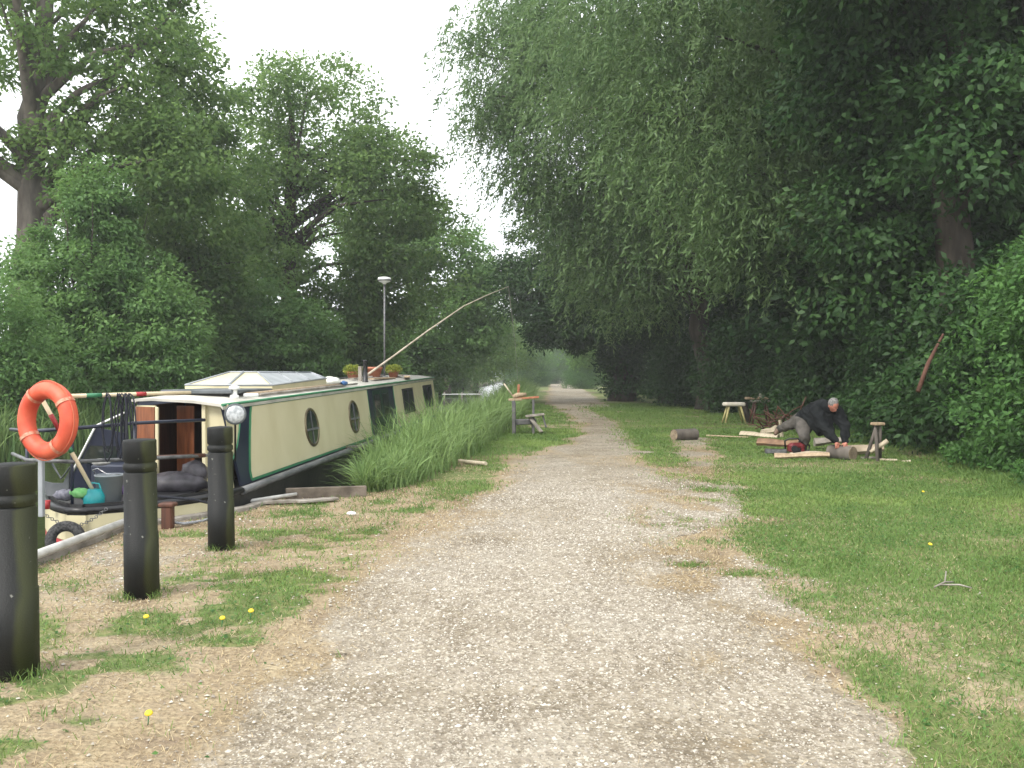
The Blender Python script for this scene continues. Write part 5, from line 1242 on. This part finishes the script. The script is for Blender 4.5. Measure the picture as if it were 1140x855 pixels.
hipR = (5.40, 15.94, .64); hipL = (5.42, 16.08, .66)
waist = (5.56, 15.80, .79); chest = (5.66, 15.57, .87); neckb = (5.69, 15.42, .93); neckt = (5.72, 15.36, .95)
head = (5.755, 15.27, .97)
shR = (5.50, 15.44, .86); shL = (5.87, 15.46, .86)
elR = (5.58, 15.26, .58); wrR = (5.74, 15.12, .335); elL = (5.97, 15.30, .58); wrL = (5.90, 15.09, .335)
knS = (5.36, 15.60, .38); anS = (5.36, 15.78, .09); toeS = (5.30, 15.55, .05)
knB = (5.27, 16.12, .57); anB = (5.12, 16.40, .46); toeB = (5.05, 16.34, .39)
def v4(p, r): return (*p, r)
def lerp(a, b, t): return tuple(a[i] + (b[i] - a[i]) * t for i in range(3))
chains = [[v4(hip, .11), v4(waist, .125), v4(chest, .14), v4(neckb, .075), v4(neckt, .058)],
          [v4(chest, .14), v4(shR, .062), v4(lerp(shR, elR, .5), .05), v4(elR, .042), v4(lerp(elR, wrR, .5), .036), v4(wrR, .026)],
          [v4(chest, .14), v4(shL, .062), v4(lerp(shL, elL, .5), .05), v4(elL, .042), v4(lerp(elL, wrL, .5), .036), v4(wrL, .026)],
          [v4(hip, .11), v4(lerp(hipR, knS, .25), .085), v4(knS, .058), v4(lerp(knS, anS, .4), .052), v4(anS, .036), v4(toeS, .036)],
          [v4(hip, .11), v4(lerp(hipL, knB, .35), .085), v4(knB, .058), v4(lerp(knB, anB, .4), .052), v4(anB, .036), v4(toeB, .036)]]
# head: an egg looking down, brow to chin; nose, ears, eyes, mouth joined to the same mesh
F_dir = Vector((.18, -.62, -.76)).normalized(); U_dir = Vector((.05, -.77, .63)).normalized(); S_dir = F_dir.cross(U_dir).normalized()
HM = Matrix((S_dir, F_dir, U_dir)).transposed(); hc = Vector(head)
ex = []
hd = MB(); hd.ball(hc, (.078, .096, .118), 24, 16, rot=HM); hd.ball(hc + HM @ Vector((0, .028, -.07)), (.055, .062, .058), 18, 10, rot=HM); ex.append(hd)
ns = MB(); ns.ball(hc + HM @ Vector((0, .103, -.02)), (.014, .022, .03), 10, 8, rot=HM); ns.ball(hc + HM @ Vector((0, .093, -.062)), (.026, .010, .009), 12, 6, rot=HM); ex.append(ns)
for s in (-1, 1):
    e = MB(); e.ball(hc + HM @ Vector((s * .080, -.005, -.015)), (.010, .022, .034), 10, 8, rot=HM); ex.append(e)
    e = MB(); e.ball(hc + HM @ Vector((s * .031, .088, .008)), (.018, .008, .008), 10, 6, rot=HM); ex.append(e)
def hand(wr, base_dir, thumb_side, chains):
    w = Vector(wr); d = Vector(base_dir).normalized(); sd = Vector((1, 0, 0)) * thumb_side; pc = w + d * .05
    sd = (sd - d * sd.dot(d)).normalized(); dn = d.cross(sd); dn = dn if dn.z < 0 else -dn
    chains.append([v4(wr, .026), (*pc, .034)])
    for k, (off, L) in enumerate(((.030, .072), (.011, .082), (-.009, .076), (-.028, .060))):
        b0 = pc + sd * off * .7; b1 = w + d * .088 + sd * off; b2 = b1 + (d * .75 + dn * .55).normalized() * L * .5; b3 = b2 + (d * .25 + dn * 1).normalized() * L * .5
        chains.append([(*b0, .012), (*b1, .0105), (*b2, .0095), (*b3, .008)])
    t0 = w + d * .03 + sd * .012; t1 = w + d * .05 + sd * .05; t2 = t1 + (d * .6 + sd * .35 + dn * .4).normalized() * .035
    chains.append([(*t0, .013), (*t1, .011), (*t2, .009)])
hand(wrR, (.12, -.35, -.75), 1, chains); hand(wrL, (-.08, -.35, -.75), -1, chains)
body = skin('body', chains, M_SKIN, man, 2, ex, vox=.0055)
belly = (5.66, 15.46, .66)
jk = [[v4((5.47, 15.96, .55), .16), v4(hip, .18), v4(waist, .185), v4(chest, .195), v4(neckb, .11), v4(lerp(neckb, neckt, .6), .085)], [v4(waist, .185), v4((5.58, 15.62, .62), .13), v4((5.62, 15.54, .50), .10)], [v4(chest, .19), v4(belly, .15), v4((5.70, 15.40, .50), .11)],
      [v4(chest, .19), v4(shR, .115), v4(lerp(shR, elR, .5), .115), v4(elR, .095), v4(lerp(elR, wrR, .5), .08), v4(lerp(elR, wrR, .93), .058)],
      [v4(chest, .19), v4(shL, .115), v4(lerp(shL, elL, .5), .115), v4(elL, .095), v4(lerp(elL, wrL, .5), .08), v4(lerp(elL, wrL, .93), .058)]]
skin('jacket', jk, M_JACKET, man, 5, fold=.014)
tr = [[v4(lerp(hip, waist, .4), .15), v4(hip, .185), v4(lerp(hipR, knS, .3), .145), v4(knS, .100), v4(lerp(knS, anS, .4), .088), v4(lerp(knS, anS, .92), .070)],
      [v4(hip, .185), v4(lerp(hipL, knB, .35), .130), v4(knB, .098), v4(lerp(knB, anB, .4), .088), v4(lerp(knB, anB, .92), .070)]]
skin('trousers', tr, M_TROUSER, man, 4, fold=.010)
for (a, t) in ((anS, toeS), (anB, toeB)):
    dd = (Vector(t) - Vector(a)); 
    heel = Vector(a) + Vector((0, .03, -.03)); tt = Vector(a) + dd * 1.0
    skin('boot', [[(*(Vector(a) + Vector((0, 0, .05)) if a is anS else Vector(a).lerp(Vector(knB), .12)), .055), (*a, .055), (*(Vector(a).lerp(Vector(t), .55)), .05), (*t, .042)]], M_BOOT, man, 2)
hr = MB(); hr.ball(hc + HM @ Vector((0, -.022, .022)), (.087, .098, .112), 24, 14, .04, random.Random(4), rot=HM); hro = hr.build('hair', M_HAIR, man)

# pale slab on posts, added for a light streak reflected on the far water
fb = thing('water_streak', (-4.3, 74, WATER_Z), 'low pale slab standing for a light streak reflected far off on the canal, just over the reeds', 'light streak')
b = MB(); b.box((-4.3, 74, -.12), (3.4, 1.6, .07)); b.build('streak_slab', mat('pale_streak', (.5, .52, .52), (.65, .66, .66), rough=.6, scale=3), fb)  # pale colour carries the water's reflected light, no real decking
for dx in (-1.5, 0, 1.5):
    b = MB(); b.tube([Vector((-4.3 + dx, 73.3, -1.2)), Vector((-4.3 + dx, 73.3, .05))], .06, 8); b.build('post', M_OLDW, fb)  # posts made up along with the slab
# slanting red brown dead stem in the undergrowth
tagp(MB().tube([pix(1022, 436, 14.2), pix(1033, 405, 14.3), pix(1050, 372, 14.5)], [.04, .035, .02], 7).build('dead_stem', mat('red_bark', (.07, .03, .02), (.12, .055, .035), rough=.9, scale=8)), 'leaning reddish dead stem among the brambles right of the man', 'stem')

# ------------------------------------------------------------------ air
if HAZE > 0:
    m = bpy.data.materials.new('haze_air'); m.use_nodes = True; n = m.node_tree; n.nodes.clear()
    out = n.nodes.new('ShaderNodeOutputMaterial'); v = n.nodes.new('ShaderNodeVolumePrincipled'); v.inputs['Color'].default_value = (.93, .96, .97, 1); v.inputs['Density'].default_value = HAZE
    n.links.new(v.outputs[0], out.inputs['Volume'])
    hz = MB().box((0, 740, 10), (2000, 1560, 25)).build('haze', m); hz['kind'] = 'stuff'
